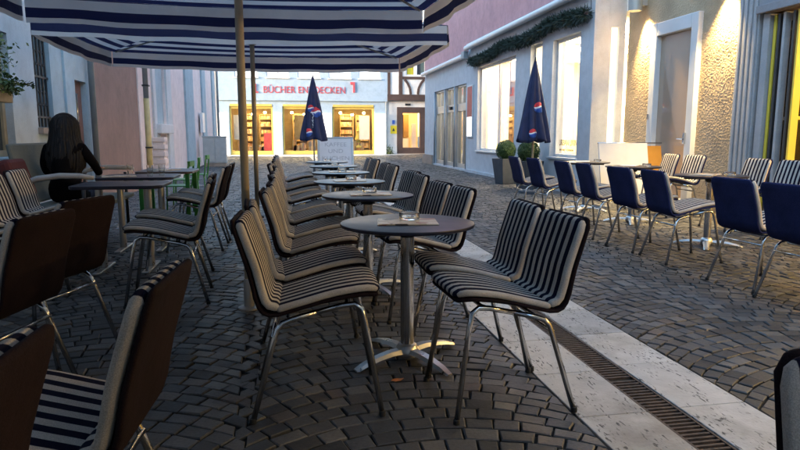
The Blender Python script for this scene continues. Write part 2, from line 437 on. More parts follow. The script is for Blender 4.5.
def dense(cl):
    a = cl; res = []
    for i in range(len(a)-1):
        p, q = a[i], a[i+1]
        m = 5 if i in (0, len(a)-2) else 1
        for k in range(m): 
            f = k/m
            if i == 0: f = f**1.6
            elif i == len(a)-2: f = 1-(1-f)**1.6 if False else 1-(1-k/m)**1.6
            res.append((p[0]+(q[0]-p[0])*f, p[1]+(q[1]-p[1])*f))
    res.append(a[-1]); return res
SEAT = dense(spline([(.268,.532),(.215,.547),(.08,.530),(-.06,.494),(-.165,.466)], 12))
BACK = dense(spline([(-.150,.476),(-.198,.490),(-.220,.55),(-.238,.63),(-.266,.72),(-.296,.812),(-.304,.840)], 14))
COVER = dense(spline([(.262,.511),(.20,.521),(.05,.501),(-.08,.469),(-.165,.446),(-.216,.457),(-.243,.51),(-.263,.61),(-.292,.71),(-.323,.812),(-.330,.843)], 18))
def make_chair(cover, label, group):
    t = thing('cafe_chair', label, 'chair', (0,0,0), 0, group)
    pad(SEAT, .017, corner(.055, .02)).build('seat', M['stripe_cloth'], t, True)
    pad(BACK, .021, corner(.02, .045)).build('backrest', M['stripe_cloth'], t, True)
    pad(COVER, .012, corner(.05, .046, W2-.0075, .014)).build('back_cover', cover, t, True)
    for s in (-1, 1):
        f = [(.0, s*.170, .446), (.11, s*.172, .472), (.160, s*.176, .477), (.188, s*.181, .458), (.201, s*.186, .41), (.268, s*.232, .006)]
        b = [(-.0, s*.170, .446), (-.10, s*.172, .421), (-.140, s*.176, .407), (-.163, s*.181, .382), (-.176, s*.186, .34), (-.268, s*.232, .006)]
        for pts in (f, b):
            sm = [pts[0], pts[1]]
            for i in range(1, 4):
                A, B, C2 = [Vector(p) for p in pts[i-0:i+3]] if False else (Vector(pts[i]), Vector(pts[i+1]), Vector(pts[min(i+2,5)]))
                sm.append(tuple(B))
            sm += [pts[5]]
            lg = MB().tube(sm, .0118, 10).build('leg', M['chrome'], t, True)
            MB().lathe([(.0135, 0), (.0145, .003), (.0140, .022), (.0122, .024)], 10, (pts[5][0], pts[5][1], 0)).build('foot_cap', M['rubber'], lg, 'auto')
    MB().tube([(-.180, -.186, .352), (-.180, .186, .352)], .0085, 8).build('crossbar', M['chrome'], t, True)
    mb = MB(); mb.tube([(0,-.158,.440),(.11,-.158,.468),(.13,-.13,.472),(.13,.13,.472),(.11,.158,.468),(-.10,.158,.418),(-.12,.13,.412),(-.12,-.13,.412),(-.10,-.158,.418),(-.001,-.158,.4395)], .009, 8)
    mb.build('seat_frame', M['chrome'], t, True)
    return t
GC = 'striped chairs along the middle row of tables'; GR = 'striped chairs on the terrace by the rough wall'; GL = 'striped chairs by the houses opposite'
brown = make_chair(M['brown_cloth'], 'x', GC); navy = make_chair(M['navy_cloth'], 'x', GR)
used = {}
def chair(kind, x, y, ang, label, group):
    root = {'b': brown, 'n': navy}[kind]
    rz = R(ang + random.uniform(-4, 4)); y += random.uniform(-.02, .02); x += random.uniform(-.012, .012)
    if kind not in used:
        used[kind] = 1; root.location = (x, y, G(x)); root.rotation_euler = (0,0,rz); root['label'] = label; root['group'] = group; return root
    return dup(root, (x, y, G(x)), rz, label, group)
NTH = ['first', 'second', 'third', 'fourth', 'fifth', 'sixth', 'seventh', 'eighth', 'ninth', 'tenth', 'eleventh', 'twelfth']
random.seed(3)
# middle row of tables: pole side (faces +X) and drain side (faces -X)
TY = [3.14, 4.66, 6.05, 7.5, 9.0, 10.4]
TX = [.61, .60, .60, .64, .66, .66]
ci = 0
cpos = [(.115, 2.70, 0), (.13, 3.25, 2), (.175, 3.95, 2), (.195, 4.52, 1), (.18, 5.3, 2), (.18, 5.85, 0), (.18, 6.9, 1), (.12, 7.4, 0), (.14, 8.4, 0), (.14, 8.9, -4), (.14, 9.9, 0), (.14, 10.45, 0)]
for i, (x, y, a) in enumerate(cpos):
    chair('b', x, y, a, 'brown-backed striped chair, %s from the front on the pole side of the middle tables' % NTH[i], GC)
dpos = [(.93, 2.61, 180), (.935, 3.07, 182), (.86, 4.02, 184), (.82, 4.47, 188), (.86, 5.35, 182), (.88, 5.85, 186), (.90, 7.1, 182), (.90, 7.6, 180), (.94, 8.85, 184), (.94, 9.4, 180)]
for i, (x, y, a) in enumerate(dpos):
    chair('b', x, y, a, 'brown-backed striped chair, %s from the front on the drain side of the middle tables' % NTH[i], GC)
chair('b', .885, .47, -112, 'striped chair cut off at the picture corner, alone on the pale stone strip', GC)
# terrace on the other side of the drain
npos = [(3.58, 3.62), (3.60, 4.18), (3.60, 5.17), (3.60, 5.75), (3.62, 6.55), (3.62, 7.12), (3.62, 8.05), (3.60, 8.72)]
for i, (x, y) in enumerate(npos):
    chair('n', x, y, random.uniform(-5, 4), 'navy-backed striped chair, %s from the front on the drain side of the terrace' % NTH[i], GR)
for i, (x, y) in enumerate([(5.28, 6.05), (5.30, 6.60), (5.34, 7.85), (5.34, 8.42)]):
    chair('n', x, y, 180 + random.uniform(-5, 5), 'navy-backed striped chair, %s from the front against the lamp-lit wall' % NTH[i], GR)
# by the houses
lpos = [(-.74, .97, 178), (-.61, 1.56, 175), (-1.29, 2.79, 168), (-1.29, 3.47, 163), (-.84, 4.57, 180), (-.90, 5.20, 183), (-.92, 6.6, 180), (-.92, 7.2, 184)]
for i, (x, y, a) in enumerate(lpos):
    chair('b', x, y, a, 'dark brown-backed striped chair, %s from the front in the aisle row facing the houses' % NTH[i], GL)
for i, (x, y) in enumerate([(-1.86, 4.55), (-1.92, 5.22), (-2.02, 5.95)]):
    chair('b', x, y, random.uniform(-4, 4), 'striped chair facing the street, %s from the front along the pale blue house' % NTH[i], GL)

lf = MB(); lf.add([(-.03,0,.002),(-.012,.014,.006),(.015,.016,.004),(.034,.002,.010),(.016,-.013,.005),(-.010,-.015,.003),(0,0,.001)], [(6,0,1),(6,1,2),(6,2,3),(6,3,4),(6,4,5),(6,5,0)])
lo_ = lf.build('fallen_leaf', M['poster_orange'], None, loc=(.50, 2.83, G(.5)+.001)); sd = lo_.modifiers.new('s', 'SOLIDIFY'); sd.thickness = .0015
tag(lo_, 'small dry orange leaf on the cobbles at the foot of the front table', 'leaf')
# ------------------------------------------------------------------ tables
def make_round_table(label, group):
    t = thing('round_table', label, 'table', (0,0,0), 0, group)
    MB().lathe([(.001,.716),(.335,.716),(.347,.720),(.3495,.727),(.347,.735),(.336,.7375),(.001,.7375)], 64).build('tabletop', M['table_navy'], t, 'auto')
    mb = MB(); mb.lathe([(.036,.05),(.036,.66)], 24); mb.build('column', M['chrome'], t, 'auto')
    mb = MB(); mb.lathe([(.038,.662),(.055,.668),(.055,.690)], 20)
    for k in range(4):
        a = PI/4 + k*PI/2; tf = Matrix.Rotation(a, 4, 'Z'); mb.box((.03,-.018,.6905), (.26,.018,.7155), 0, tf)
    mb.build('bracket', M['iron_black'], t)
    hub = MB().lathe([(.062,.018),(.066,.045),(.052,.075),(.038,.085)], 24).build('hub', M['cast_alu'], t, 'auto')
    for k in range(4):
        a = R(28) + k*PI/2; tf = Matrix.Rotation(a, 4, 'Z'); mb = MB(); pr = []
        for (r, z, w, h) in ((.05,.050,.036,.020),(.12,.052,.034,.018),(.20,.044,.031,.016),(.28,.028,.028,.014),(.325,.012,.025,.011),(.338,.010,.018,.008)):
            pr.append([(r,-w,z-h*.5),(r,-w*.6,z+h*.5),(r,w*.6,z+h*.5),(r,w,z-h*.5)])
        vs = [tf @ Vector(p) for q in pr for p in q]; fs = []
        for i in range(5):
            for j in range(4):
                j2 = (j+1) % 4; fs.append((i*4+j, i*4+j2, (i+1)*4+j2, (i+1)*4+j))
        fs += [(3,2,1,0), (20,21,22,23)]
        mb.add(vs, fs); mb.build('foot', M['cast_alu'], t, 'auto')
    return t
rt = make_round_table('x', 'round tables')
first = True
def put_table(x, y, rz, label, group):
    global first
    if first: 
        first = False; rt.location = (x, y, G(x)); rt.rotation_euler = (0,0,R(rz)); rt['label'] = label; rt['group'] = group; return rt
    return dup(rt, (x, y, G(x)), R(rz), label, group)
for i, (x, y) in enumerate(zip(TX, TY)):
    put_table(x, y, random.uniform(-8, 8) if i else 0, 'round navy table on a chrome column, %s from the front in the middle row' % NTH[i], 'round tables of the middle row')
RT = [(4.25, 3.95), (4.30, 5.72), (4.45, 7.45), (4.45, 8.75)]
for i, (x, y) in enumerate(RT):
    put_table(x, y, random.uniform(0, 40), 'round navy table on a chrome column, %s from the front on the terrace' % NTH[i], 'round tables of the terrace')

def make_ashtray():
    t = tag(MB().lathe([(.030,.0005),(.050,.0005),(.054,.004),(.055,.034),(.052,.037),(.046,.036),(.042,.012),(.001,.010)], 20).build('ashtray', M['glass'], None, 'auto'), 'x', 'ashtray', 'glass ashtrays')
    return t
ash = make_ashtray(); ash_first = True
def menu_thing(kind, label, loc, rz):
    t = thing('menu_card', label, 'menu', loc, R(rz), 'menu cards on the tables')
    mb = MB(); mb.box((-.155,-.11,0), (.155,.11,.004)); mb.build('cover', M['menu_print' if kind == 0 else 'menu_red' if kind == 1 else 'paper'], t, bevel=.0015)
    mb = MB(); mb.box((-.150,-.106,.0045), (.152,.104,.007)); mb.build('page', M['paper'] if kind == 1 else M['menu_print'], t)
    return t
def put_ash(loc, label):
    global ash_first
    if ash_first: o = ash; ash_first = False
    else: o = ash.copy(); COL.objects.link(o)
    o.location = loc; o['label'] = label; return o
for i, (x, y) in enumerate(zip(TX, TY)):
    z = G(x) + .738
    menu_thing(0 if i < 2 else 2, 'printed menu card under the ashtray, on the %s middle-row table' % NTH[i], (x-.005+.02*(i%2), y-.02, z+.0002), -8 + 5*(i % 3))
    put_ash((x+.02, y+.05, z+.0075), 'clear glass ashtray on the menu card of the %s middle-row table' % NTH[i])
for i, (x, y) in enumerate(RT):
    z = G(x) + .738
    menu_thing(1 if i > 1 else 2, 'menu card lying on the %s terrace table from the front' % NTH[i], (x-.05, y+.02, z+.0002), 20+15*i)
    put_ash((x+.12, y-.12, z+.0003), 'clear glass ashtray beside the menu card on the %s terrace table' % NTH[i])

# tables by the houses: dark oblong tops
def oblong_table(x, y, lx, ly, top, label, legmat, four=False):
    t = thing('cafe_table', label, 'table', (x, y, G(x)), 0, 'oblong tables by the houses')
    mb = MB(); n = 6; r = .09; pts = []
    for cx, cy, a0 in ((lx/2-r, ly/2-r, 0), (-lx/2+r, ly/2-r, PI/2), (-lx/2+r, -ly/2+r, PI), (lx/2-r, -ly/2+r, 1.5*PI)):
        for k in range(n+1):
            a = a0 + PI/2*k/n; pts.append((cx+r*math.cos(a), cy+r*math.sin(a)))
    m = len(pts); mb.add([(a, b, .715) for a, b in pts] + [(a, b, .742) for a, b in pts], [tuple(range(m))[::-1], tuple(range(m, 2*m))] + [(i, (i+1)%m, m+(i+1)%m, m+i) for i in range(m)])
    mb.build('tabletop', M[top], t, bevel=.005)
    if four:
        for sx in (-1, 1):
            for sy in (-1, 1):
                MB().box((sx*(lx/2-.06)-.022, sy*(ly/2-.06)-.022, 0), (sx*(lx/2-.06)+.022, sy*(ly/2-.06)+.022, .7148)).build('leg', M[legmat], t, bevel=.004)
    else:
        for sx in (-1, 1):
            mb = MB(); mb.tube([(sx*lx*.27, 0, .02), (sx*lx*.27, 0, .7148)], .032, 14); mb.build('column', M[legmat], t, 'auto')
            mb = MB(); mb.box((sx*lx*.27-.03, -ly*.42, 0), (sx*lx*.27+.03, ly*.42, .0195)); mb.build('foot', M['cast_alu'], t, bevel=.006)
    return t
oblong_table(-1.38, 5.62, .72, .60, 'table_navy', 'dark oblong table beside the bench arm, in front of the seated woman', 'cast_alu')
oblong_table(-1.46, 6.62, .72, .62, 'table_navy', 'dark oblong table laid with glasses beside the seated woman', 'cast_alu')
oblong_table(-1.36, 7.62, .62, .70, 'table_brown', 'brown oblong table standing on four green legs', 'green_paint', True)
for i, (x, y) in enumerate([(-1.34, 6.52), (-1.26, 6.68), (-1.56, 6.66)]):
    o = MB().lathe([(.022,0),(.026,.004),(.032,.11),(.0315,.11),(.025,.008),(.001,.006)], 14).build('drinking_glass', M['glass'], None, 'auto', loc=(x, y, G(x)+.7425))
    tag(o, ['clear drinking glass at the aisle end of the laid oblong table', 'clear drinking glass standing behind its twin on the laid oblong table', 'clear drinking glass nearest the wall on the laid oblong table'][i], 'glass', 'drinking glasses')
menu_thing(2, 'menu card on the laid oblong table beside the woman', (-1.62, 6.48, G(-1.62)+.7425), 15)
menu_thing(2, 'menu card on the brown table with green legs', (-1.4, 7.6, G(-1.4)+.7425), 60)

# bench along the wall with one arm showing
t = thing('wall_bench', 'grey bench with a pale curved arm along the pale blue house', 'bench', (-2.44, 7.02, G(-2.4)))
MB().box((-.02,-.62,.40), (.62,.9,.45)).build('seat', M['grey_green_bench'], t, bevel=.015)
tf = Matrix.Rotation(R(-9), 4, 'Y')
MB().box((-.035,-.62,.46), (.015,.9,1.06), 0, Matrix.Translation((0.02,0,0)) @ tf @ Matrix.Translation((0.03,0,0))).build('backrest', M['grey_green_bench'], t, bevel=.02)
for yy in (-.66, .94):
    a = MB(); a.tube([(-.02, yy, .67), (.12, yy, .725), (.32, yy, .75), (.50, yy, .745), (.62, yy, .725)], [.024,.027,.028,.027,.02], 12).build('arm', M['grey_light_paint'], t, True)
    for xx in (.06, .52):
        MB().tube([(xx, yy, 0), (xx, yy, .69)], .018, 10).build('leg', M['iron_black'], t, True)
tag(MB().box((-.2,-.06,0), (.2,.06,.38), 0, Matrix.Rotation(R(-16), 4, 'Y') @ Matrix.Rotation(PI/2, 4, 'Z')).build('bench_cushion', M['cushion_red'], None, bevel=.04, loc=(-2.42, 6.32, .60)), 'dark red cushion propped behind the striped chairs by the wall', 'cushion')

# green garden chairs further down the lane
def green_chair(x, y, rz, label):
    t = thing('garden_chair', label, 'chair', (x, y, G(x)), R(rz), 'green garden chairs'); t.scale = (.92,.92,.94)
    mb = MB()
    mb.box((-.2,-.2,.43), (.2,.2,.445)); mb.build('seat', M['green_paint'], t, bevel=.006)
    mb = MB()
    mb.tube([(-.2,-.2,.40), (-.235,-.2,.70), (-.245,-.17,.78), (-.25,-.10,.80), (-.255,.10,.80), (-.245,.17,.78), (-.235,.2,.70), (-.2,.2,.40)], .014, 8)
    mb.box((-.265,-.17,.735), (-.225,.17,.815))
    mb.build('backrest', M['green_paint'], t, 'auto')
    for sx in (-1,1):
        for sy in (-1,1): MB().tube([(sx*.19, sy*.18, .43), (sx*.21, sy*.21, 0)], .013, 8).build('leg', M['green_paint'], t, True)
green_chair(-1.60, 9.5, 176, 'bright green garden chair nearest the brown table')
green_chair(-1.66, 10.8, 184, 'bright green garden chair in the middle of the three')
green_chair(-1.68, 12.1, 178, 'bright green garden chair farthest down the lane')

# ------------------------------------------------------------------ umbrellas
def market_umbrella(x0, x1, y0, y1, zb, px, py, label):
    val = .20; zt = zb + val; cx, cy = (x0+x1)/2, (y0+y1)/2; apex = zt + .52
    t = thing('market_umbrella', label, 'umbrella', (px, py, G(px)), 0, 'open striped market umbrellas')
    o = Vector((px, py, G(px)))
    mb = MB(); mb.uv = []
    cor = [(x0,y0),(x1,y0),(x1,y1),(x0,y1)]
    N = 24; Kk = 10
    for e in range(4):
        A = Vector((*cor[e], zt)); B = Vector((*cor[(e+1)%4], zt)); C = Vector((cx, cy, apex))
        mid = (A+B)/2; H = (C-mid).length; Ln = (B-A).length
        base = len(mb.v)
        for j in range(Kk+1):
            f = j/Kk
            for i in range(N+1):
                u = i/N; p = (A*(1-u)+B*u)*(1-f) + C*f
                sag = -.035*math.sin(PI*u)*(1-f)*1.0 - .05*math.sin(PI*f)*(.4+.6*math.sin(PI*u))
                mb.v.append(tuple(p + Vector((0,0,sag)) - o)); mb.uv.append((u*Ln, f*H))
        for j in range(Kk):
            for i in range(N):
                a = base + j*(N+1) + i; mb.f.append((a, a+1, a+N+2, a+N+1)); mb.mi.append(0)
        base = len(mb.v)
        nrm = Vector(((B-A).y, -(B-A).x, 0)).normalized()
        for j in range(5):
            f = j/4
            for i in range(N+1):
                u = .003 + .994*i/N; p = A*(1-u) + B*u
                wv = .014*math.sin(u*Ln*5.2 + e)*f + .008*math.sin(u*Ln*13 + 2*e)*f
                mb.v.append(tuple(p + nrm*(.003+wv) + Vector((0,0,-.035*math.sin(PI*u) - val*f*(1+.03*math.sin(u*Ln*8)))) - o)); mb.uv.append((u*Ln, -val*f))
        for j in range(4):
            for i in range(N):
                a = base + j*(N+1) + i; mb.f.append((a, a+N+1, a+N+2, a+1)); mb.mi.append(0)
    mb.build('canopy', M['canopy_cloth'], t, True)
    hz = apex - .16 - o.z
    MB().tube([(0,0,0), (0,0,hz+.1)], .0265, 20).build('pole', M['pole_paint'], t, True)
    MB().lathe([(.03,hz-.42),(.05,hz-.41),(.05,hz-.34),(.03,hz-.33)], 16).build('runner', M['rib_metal'], t, 'auto')
    MB().lathe([(.03,hz),(.055,hz+.01),(.055,hz+.07),(.03,hz+.08)], 16).build('hub', M['rib_metal'], t, 'auto')
    MB().lathe([(.075,0),(.075,.012),(.036,.02),(.034,.20),(.030,.21)], 20).build('socket', M['rib_metal'], t, 'auto')
    kn = MB(); kn.tube([(.024,0,.16),(.075,0,.16)], .012, 8); kn.build('knob', M['rubber'], t, True)
    for e in range(4):
        A = Vector((*cor[e], zt)); C = Vector((cx, cy, apex)); d = Vector((0,0,-.055))
        mb = MB(); mb.tube([C*.99 + A*.01 + d*1.1 - o, (A+C)/2 + d*1.9 - o, A*.97 + C*.03 + d*.5 - o], .0105, 6)
        mb.build('rib', M['rib_metal'], t, True)
        q = A*.5 + C*.5 + d*1.95 - o; mb = MB(); mb.tube([(0.03*(1 if e in (1,2) else -1), .03*(1 if e > 1 else -1), hz-.37), tuple(q)], .008, 6); mb.build('strut', M['rib_metal'], t, True)
    return t
market_umbrella(-2.08, 1.26, 2.48, 5.72, 2.11, -.275, 4.22, 'open navy and white striped umbrella overhead, nearest, on a tan pole')
market_umbrella(-1.95, 1.26, -1.15, 2.40, 2.14, -.55, .30, 'unseen striped umbrella added above the viewer to shade the near tables')  # out of view, added to darken the seats below
market_umbrella(-1.95, 1.26, -4.75, -1.20, 2.14, -.3, -2.9, 'unseen striped umbrella added behind the viewer to block light from the rear')  # another unseen canopy, added to keep light from behind off the terrace
market_umbrella(-2.28, 1.66, 6.38, 9.15, 2.10, -.37, 7.78, 'open navy and white striped umbrella behind the nearest one, on a thinner-looking tan pole')

def roundel(t, x, y0fn, z, r, name='emblem'):
    pass
def closed_umbrella(x, y, top, bot, rb, label, emblems, pole_mat, words=None):
    t = thing('closed_umbrella', label, 'umbrella', (x, y, G(x)), 0, 'closed navy umbrellas')
    z0 = G(x); top -= z0; bot -= z0; mb = MB(); n = 96; m = 26
    def rad(f, a):                                   # f: 0 top .. 1 bottom
        r = .022 + (rb-.022)*(f**.92); fold = .5+.5*math.cos(a*8 + 1.4*math.sin(f*3)); 
        return r*(1 - .30*f**.5*(fold**2)) * (1+.05*math.sin(a*3+f*4))
    for j in range(m+1):
        f = j/m
        for k in range(n):
            a = 2*PI*k/n; rr = rad(f, a); hem = .035*math.cos(a*4)*f**8
            mb.v.append((rr*math.cos(a), rr*math.sin(a), top + (bot-top)*f + hem))
    for j in range(m):
        for k in range(n):
            k2 = (k+1)%n; mb.f.append((j*n+k, (j+1)*n+k, (j+1)*n+k2, j*n+k2)); mb.mi.append(0)
    mb.f.append(tuple(range(n))[::-1]); mb.mi.append(0)
    for k in range(n):   # turned-in hem
        pass
    can = mb.build('canopy', M['navy_canvas'], t, True)
    sd = can.modifiers.new('s', 'SOLIDIFY'); sd.thickness = .006; sd.offset = -1
    MB().lathe([(.001,top+.075),(.012,top+.07),(.016,top+.03),(.02,top-.01)], 12).build('finial', M['iron_black'], t, 'auto')
    MB().tube([(0,0,.06),(0,0,top-.05)], .02, 14).build('pole', M[pole_mat], t, True)
    MB().lathe([(.25,0),(.25,.045),(.22,.06),(.04,.065),(.035,.22),(.03,.225)], 28).build('base', M['planter_grey'], t, 'auto')
    for ang, f, r in emblems:
        e = MB(); a0 = R(ang); nn = 18; rows = []
        zc = top + (bot-top)*f; rc = rad(f, a0)
        for i in range(nn+1):
            w = -1 + 2*i/nn; hh = math.sqrt(max(0, 1-w*w)); rows.append([])
            for b in (1, .22+.16*math.sin(w*2.6), -.08+.16*math.sin(w*2.6), -1):
                b = max(-hh, min(hh, b)); zz = zc + b*r; aa = a0 + w*r/rc
                ff = (zz-top)/(bot-top); rr = rad(ff, aa) + .007
                rows[-1].append(len(e.v)); e.v.append((rr*math.cos(aa), rr*math.sin(aa), zz))
        for i in range(nn):
            for k in range(3):
                e.f.append((rows[i][k], rows[i][k+1], rows[i+1][k+1], rows[i+1][k])); e.mi.append(k)
        eo = e.build('emblem', [M['logo_red'], M['logo_white'], M['logo_blue']], can, True)
        sd = eo.modifiers.new('s', 'SOLIDIFY'); sd.thickness = .003
    if words:
        ang, f, sz = words; a0 = R(ang); rr = rad(f, a0) + .02
        mt = Matrix.Translation((rr*math.cos(a0), rr*math.sin(a0), top+(bot-top)*f)) @ Matrix.Rotation(a0+PI/2, 4, 'Z') @ Matrix.Rotation(PI/2, 4, 'X') @ Matrix.Rotation(-PI/2, 4, 'Z')
        text_mesh('lettering', 'pepsi', sz, .003, M['logo_white'], can, mt, 'CENTER')
    return t
closed_umbrella(.80, 18.5, 2.84, 1.02, .42, 'closed navy umbrella with red, white and blue roundels in front of the book shop', [(-72, .56, .15), (-112, .50, .10), (-118, .88, .12)], 'rib_metal', (-100, .68, .22))
closed_umbrella(4.72, 11.5, 2.58, 1.06, .33, 'closed navy umbrella with red roundels standing before the garlanded shop window', [(-84, .58, .10), (-112, .90, .085)], 'box_wood')

# ------------------------------------------------------------------ planters with clipped box balls
def ball_plant(x, y, label):
    t = thing('ball_planter', label, 'planter', (x, y, G(x)), R(12), 'planters with clipped box balls')
    h = .58; mb = MB(); a, b = .17, .235
    mb.add([(-a,-a,0),(a,-a,0),(a,a,0),(-a,a,0),(-b,-b,h),(b,-b,h),(b,b,h),(-b,b,h),(-b+.03,-b+.03,h),(b-.03,-b+.03,h),(b-.03,b-.03,h),(-b+.03,b-.03,h),(-b+.04,-b+.04,h-.05),(b-.04,-b+.04,h-.05),(b-.04,b-.04,h-.05),(-b+.04,b-.04,h-.05)],
        [(3,2,1,0)] + [(i,(i+1)%4,4+(i+1)%4,4+i) for i in range(4)] + [(4+i,4+(i+1)%4,8+(i+1)%4,8+i) for i in range(4)] + [(8+i,8+(i+1)%4,12+(i+1)%4,12+i) for i in range(4)] + [(12,13,14,15)])
    mb.build('pot', M['planter_grey'], t, bevel=.008)
    MB().tube([(0,0,h-.06),(0,0,h+.18)], .018, 8).build('stem', M['door_wood'], t)
    rg = random.Random(int(y*10)); mb = MB(); c = Vector((0,0,h+.19))
    for i in range(5200):
        d = Vector((rg.gauss(0,1), rg.gauss(0,1), rg.gauss(0,1))).normalized()
        r = .232*(rg.uniform(.72, 1.0) if rg.random() < .5 else rg.uniform(.9, 1.03))*(1+.05*noise.noise(d*2.5+Vector((y,0,0))))
        p = c + d*r; n = (d + Vector((rg.uniform(-.8,.8), rg.uniform(-.8,.8), rg.uniform(-.8,.8)))).normalized()
        a = n.cross(Vector((rg.uniform(-1,1),rg.uniform(-1,1),rg.uniform(-1,1)))).normalized(); b = n.cross(a); l = rg.uniform(.011,.019)
        mb.add([p-a*l, p-b*l*.5, p+a*l, p+b*l*.5], [(0,1,2,3)])
    mb.lathe([(.001,h-.02),(.12,h+.03),(.175,h+.12),(.185,h+.2),(.14,h+.31),(.001,h+.37)], 14, cap=False)
    mb.build('crown', M['leaf_box'], t)
ball_plant(4.98, 13.72, 'grey planter with a clipped box ball, left of the closed umbrella by the shop window')
ball_plant(5.02, 12.45, 'grey planter with a clipped box ball, half hidden behind the closed umbrella')

# ------------------------------------------------------------------ right side: garlanded shop (X = 5.4, from Y 10.52 to 24.2)
FX = 5.4
t = thing('shop_building', 'white fronted shop with lit windows below pink upper storeys', 'shop', (FX, 10.52, 0)); o = Vector((FX, 10.52, 0))
def P(mb, name, mats, parent, **k):
    off = Vector((0,0,0)); p = parent
    while p is not None: off += p.location; p = p.parent
    mb.v = [tuple(Vector(q) - off) for q in mb.v]
    return mb.build(name, mats, parent, **k)
ENT = (18.42, 22.62, .12, 2.72)
W1 = (14.36, 17.33, .74, 3.06); W2n = (12.80, 13.44, .16, 3.14); W3 = (11.04, 12.26, .74, 3.08)
mb = MB(); wall(mb, 'x', FX, FX+.28, 10.52, 24.2, -.05, 3.42, [ENT, W1, W2n, W3])
wall(mb, 'y', 10.52, 10.72, FX+.281, 6.0, -.05, 3.85, [(5.73, 5.885, .25, 3.08)])
mb.box((FX+.281, 23.98, -.05), (9.5, 24.2, 3.42))
mb.box((FX, 10.72, 3.42), (FX+.28, 18.3, 3.86)); mb.box((FX+.0, 10.52, 3.42), (FX+.28, 10.72, 3.86))
mb.box((FX+.0, 18.3, 3.42), (FX+.28, 24.2, 3.62))
P(mb, 'wall', M['white_plaster'], t)
mb = MB(); wall(mb, 'x', FX-.02, FX+.28, 10.3, 18.3, 3.863, 9.2, [(11.6,12.7,5.0,6.6),(14.0,15.1,5.0,6.6),(16.2,17.3,5.0,6.6)]); wall(mb, 'x', FX-.02, FX+.28, 18.3, 24.2, 3.623, 9.2, [(19.6,20.7,5.0,6.6),(22,23.1,5.0,6.6)])
mb.box((FX+.281, 10.3, 3.853), (9.5, 10.5, 9.2)); mb.box((FX+.281, 24.0, 3.5), (9.5, 24.2, 9.2))
P(mb, 'upper_wall', M['pink_plaster'], t)
P(MB().box((FX-.35, 10.2, 9.203), (9.6, 24.4, 9.4)), 'roof', M['roof_tile'], t)
for (a, b) in ((11.6,12.7),(14.0,15.1),(16.2,17.3),(19.6,20.7),(22,23.1)):
    w = P(MB().box((FX+.10, a, 5.0), (FX+.14, b, 6.6)), 'upper_window', M['dull_window'], t)
    mb = MB(); wall(mb, 'x', FX+.05, FX+.098, a, b, 5.0, 6.6, [(a+.07,(a+b)/2-.03,5.07,6.53),((a+b)/2+.03,b-.07,5.07,6.53)]); P(mb, 'frame', M['white_frame'], w)
# awning cassettes
mb = MB(); mb.tube([(FX-.13, 10.62, 3.73), (FX-.13, 18.15, 3.69)], .075, 14); mb.box((FX-.13, 10.7, 3.70), (FX-.003, 18.1, 3.80)); P(mb, 'awning_cassette', M['white_metal'], t, smooth='auto')
mb = MB(); mb.tube([(FX-.13, 18.45, 3.50), (FX-.13, 24.1, 3.48)], .075, 14); mb.box((FX-.13, 18.5, 3.46), (FX-.003, 24.05, 3.56)); P(mb, 'awning_cassette', M['white_metal'], t, smooth='auto')
P(MB().box((FX-.19, 18.16, 3.41), (FX-.06, 18.44, 3.62)), 'awning_motor', M['grey_pipe'], t, bevel=.01)
def shop_window(op, mull, t, glass='pane', fr=.06, mat='white_frame'):
    y0, y1, z0, z1 = op
    mb = MB(); ops = []; ys = [y0+fr] + [q for m in mull for q in (m-fr/2, m+fr/2)] + [y1-fr]
    for i in range(0, len(ys), 2): ops.append((ys[i], ys[i+1], z0+fr, z1-fr))
    wall(mb, 'x', FX+.10, FX+.17, y0+.002, y1-.002, z0+.002, z1-.002, ops)
    w = P(mb, 'shop_window', M[mat], t, bevel=.006)
    mb = MB(); 
    for q in ops: mb.add([(FX+.14,q[0],q[2]),(FX+.14,q[1],q[2]),(FX+.14,q[1],q[3]),(FX+.14,q[0],q[3])], [(0,1,2,3)])
    P(mb, 'glass', M[glass], w)
    mb = MB(); mb.box((FX-.045, y0-.05, z0-.045), (FX+.10, y1+.05, z0-.001)); P(mb, 'sill', M['white_frame'], w, bevel=.006)
    return w
w1 = shop_window(W1, [15.80], t); w2 = shop_window(W2n, [], t); w3 = shop_window(W3, [], t)
# lit interior of the garlanded shop
mb = MB()
X0, X1 = FX+.285, 9.3
mb.box((X1, 10.73, .0), (X1+.1, 18.2, 3.4)); mb.box((X0, 18.2, .0), (X1, 18.3, 3.4)); mb.box((5.4+.285, 10.722, 3.3), (X1, 18.199, 3.399)); mb.box((X0, 10.73, .02), (X1, 18.19, .06))
P(mb, 'interior', M['cream_wall'], t)
for yy in (11.65, 13.1, 15.0, 16.6):
    P(MB().box((6.2, yy-.45, 3.24), (8.6, yy+.45, 3.28)), 'ceiling_light', M['lamp_cream'], t)
mb = MB(); mb.box((6.25, 14.4, .07), (6.3, 17.25, 3.0)); mb.box((6.3, 11.05, .07), (6.35, 12.3, 3.0)); P(mb, 'display_panel', M['backlit_cream'], t)
mb = MB(); mb.box((5.70, 14.75, 1.75), (5.72, 15.55, 3.02)); P(mb, 'banner', M['poster_red'], t); mb = MB(); mb.box((5.70, 14.75, .80), (5.72, 15.55, 1.745)); P(mb, 'banner', M['poster_orange'], t)
text_mesh('window_lettering', 'URBAN LIVING', .17, .002, M['text_brown'], t, Matrix.Translation((-5.4, -10.52, 0)) @ face_negX(FX+.125, 12.08, .97), 'LEFT', .8)
text_mesh('window_lettering', 'WOHNEN · SCHENKEN', .06, .002, M['text_brown'], t, Matrix.Translation((-5.4, -10.52, 0)) @ face_negX(FX+.125, 12.05, .86), 'LEFT', 1.0)
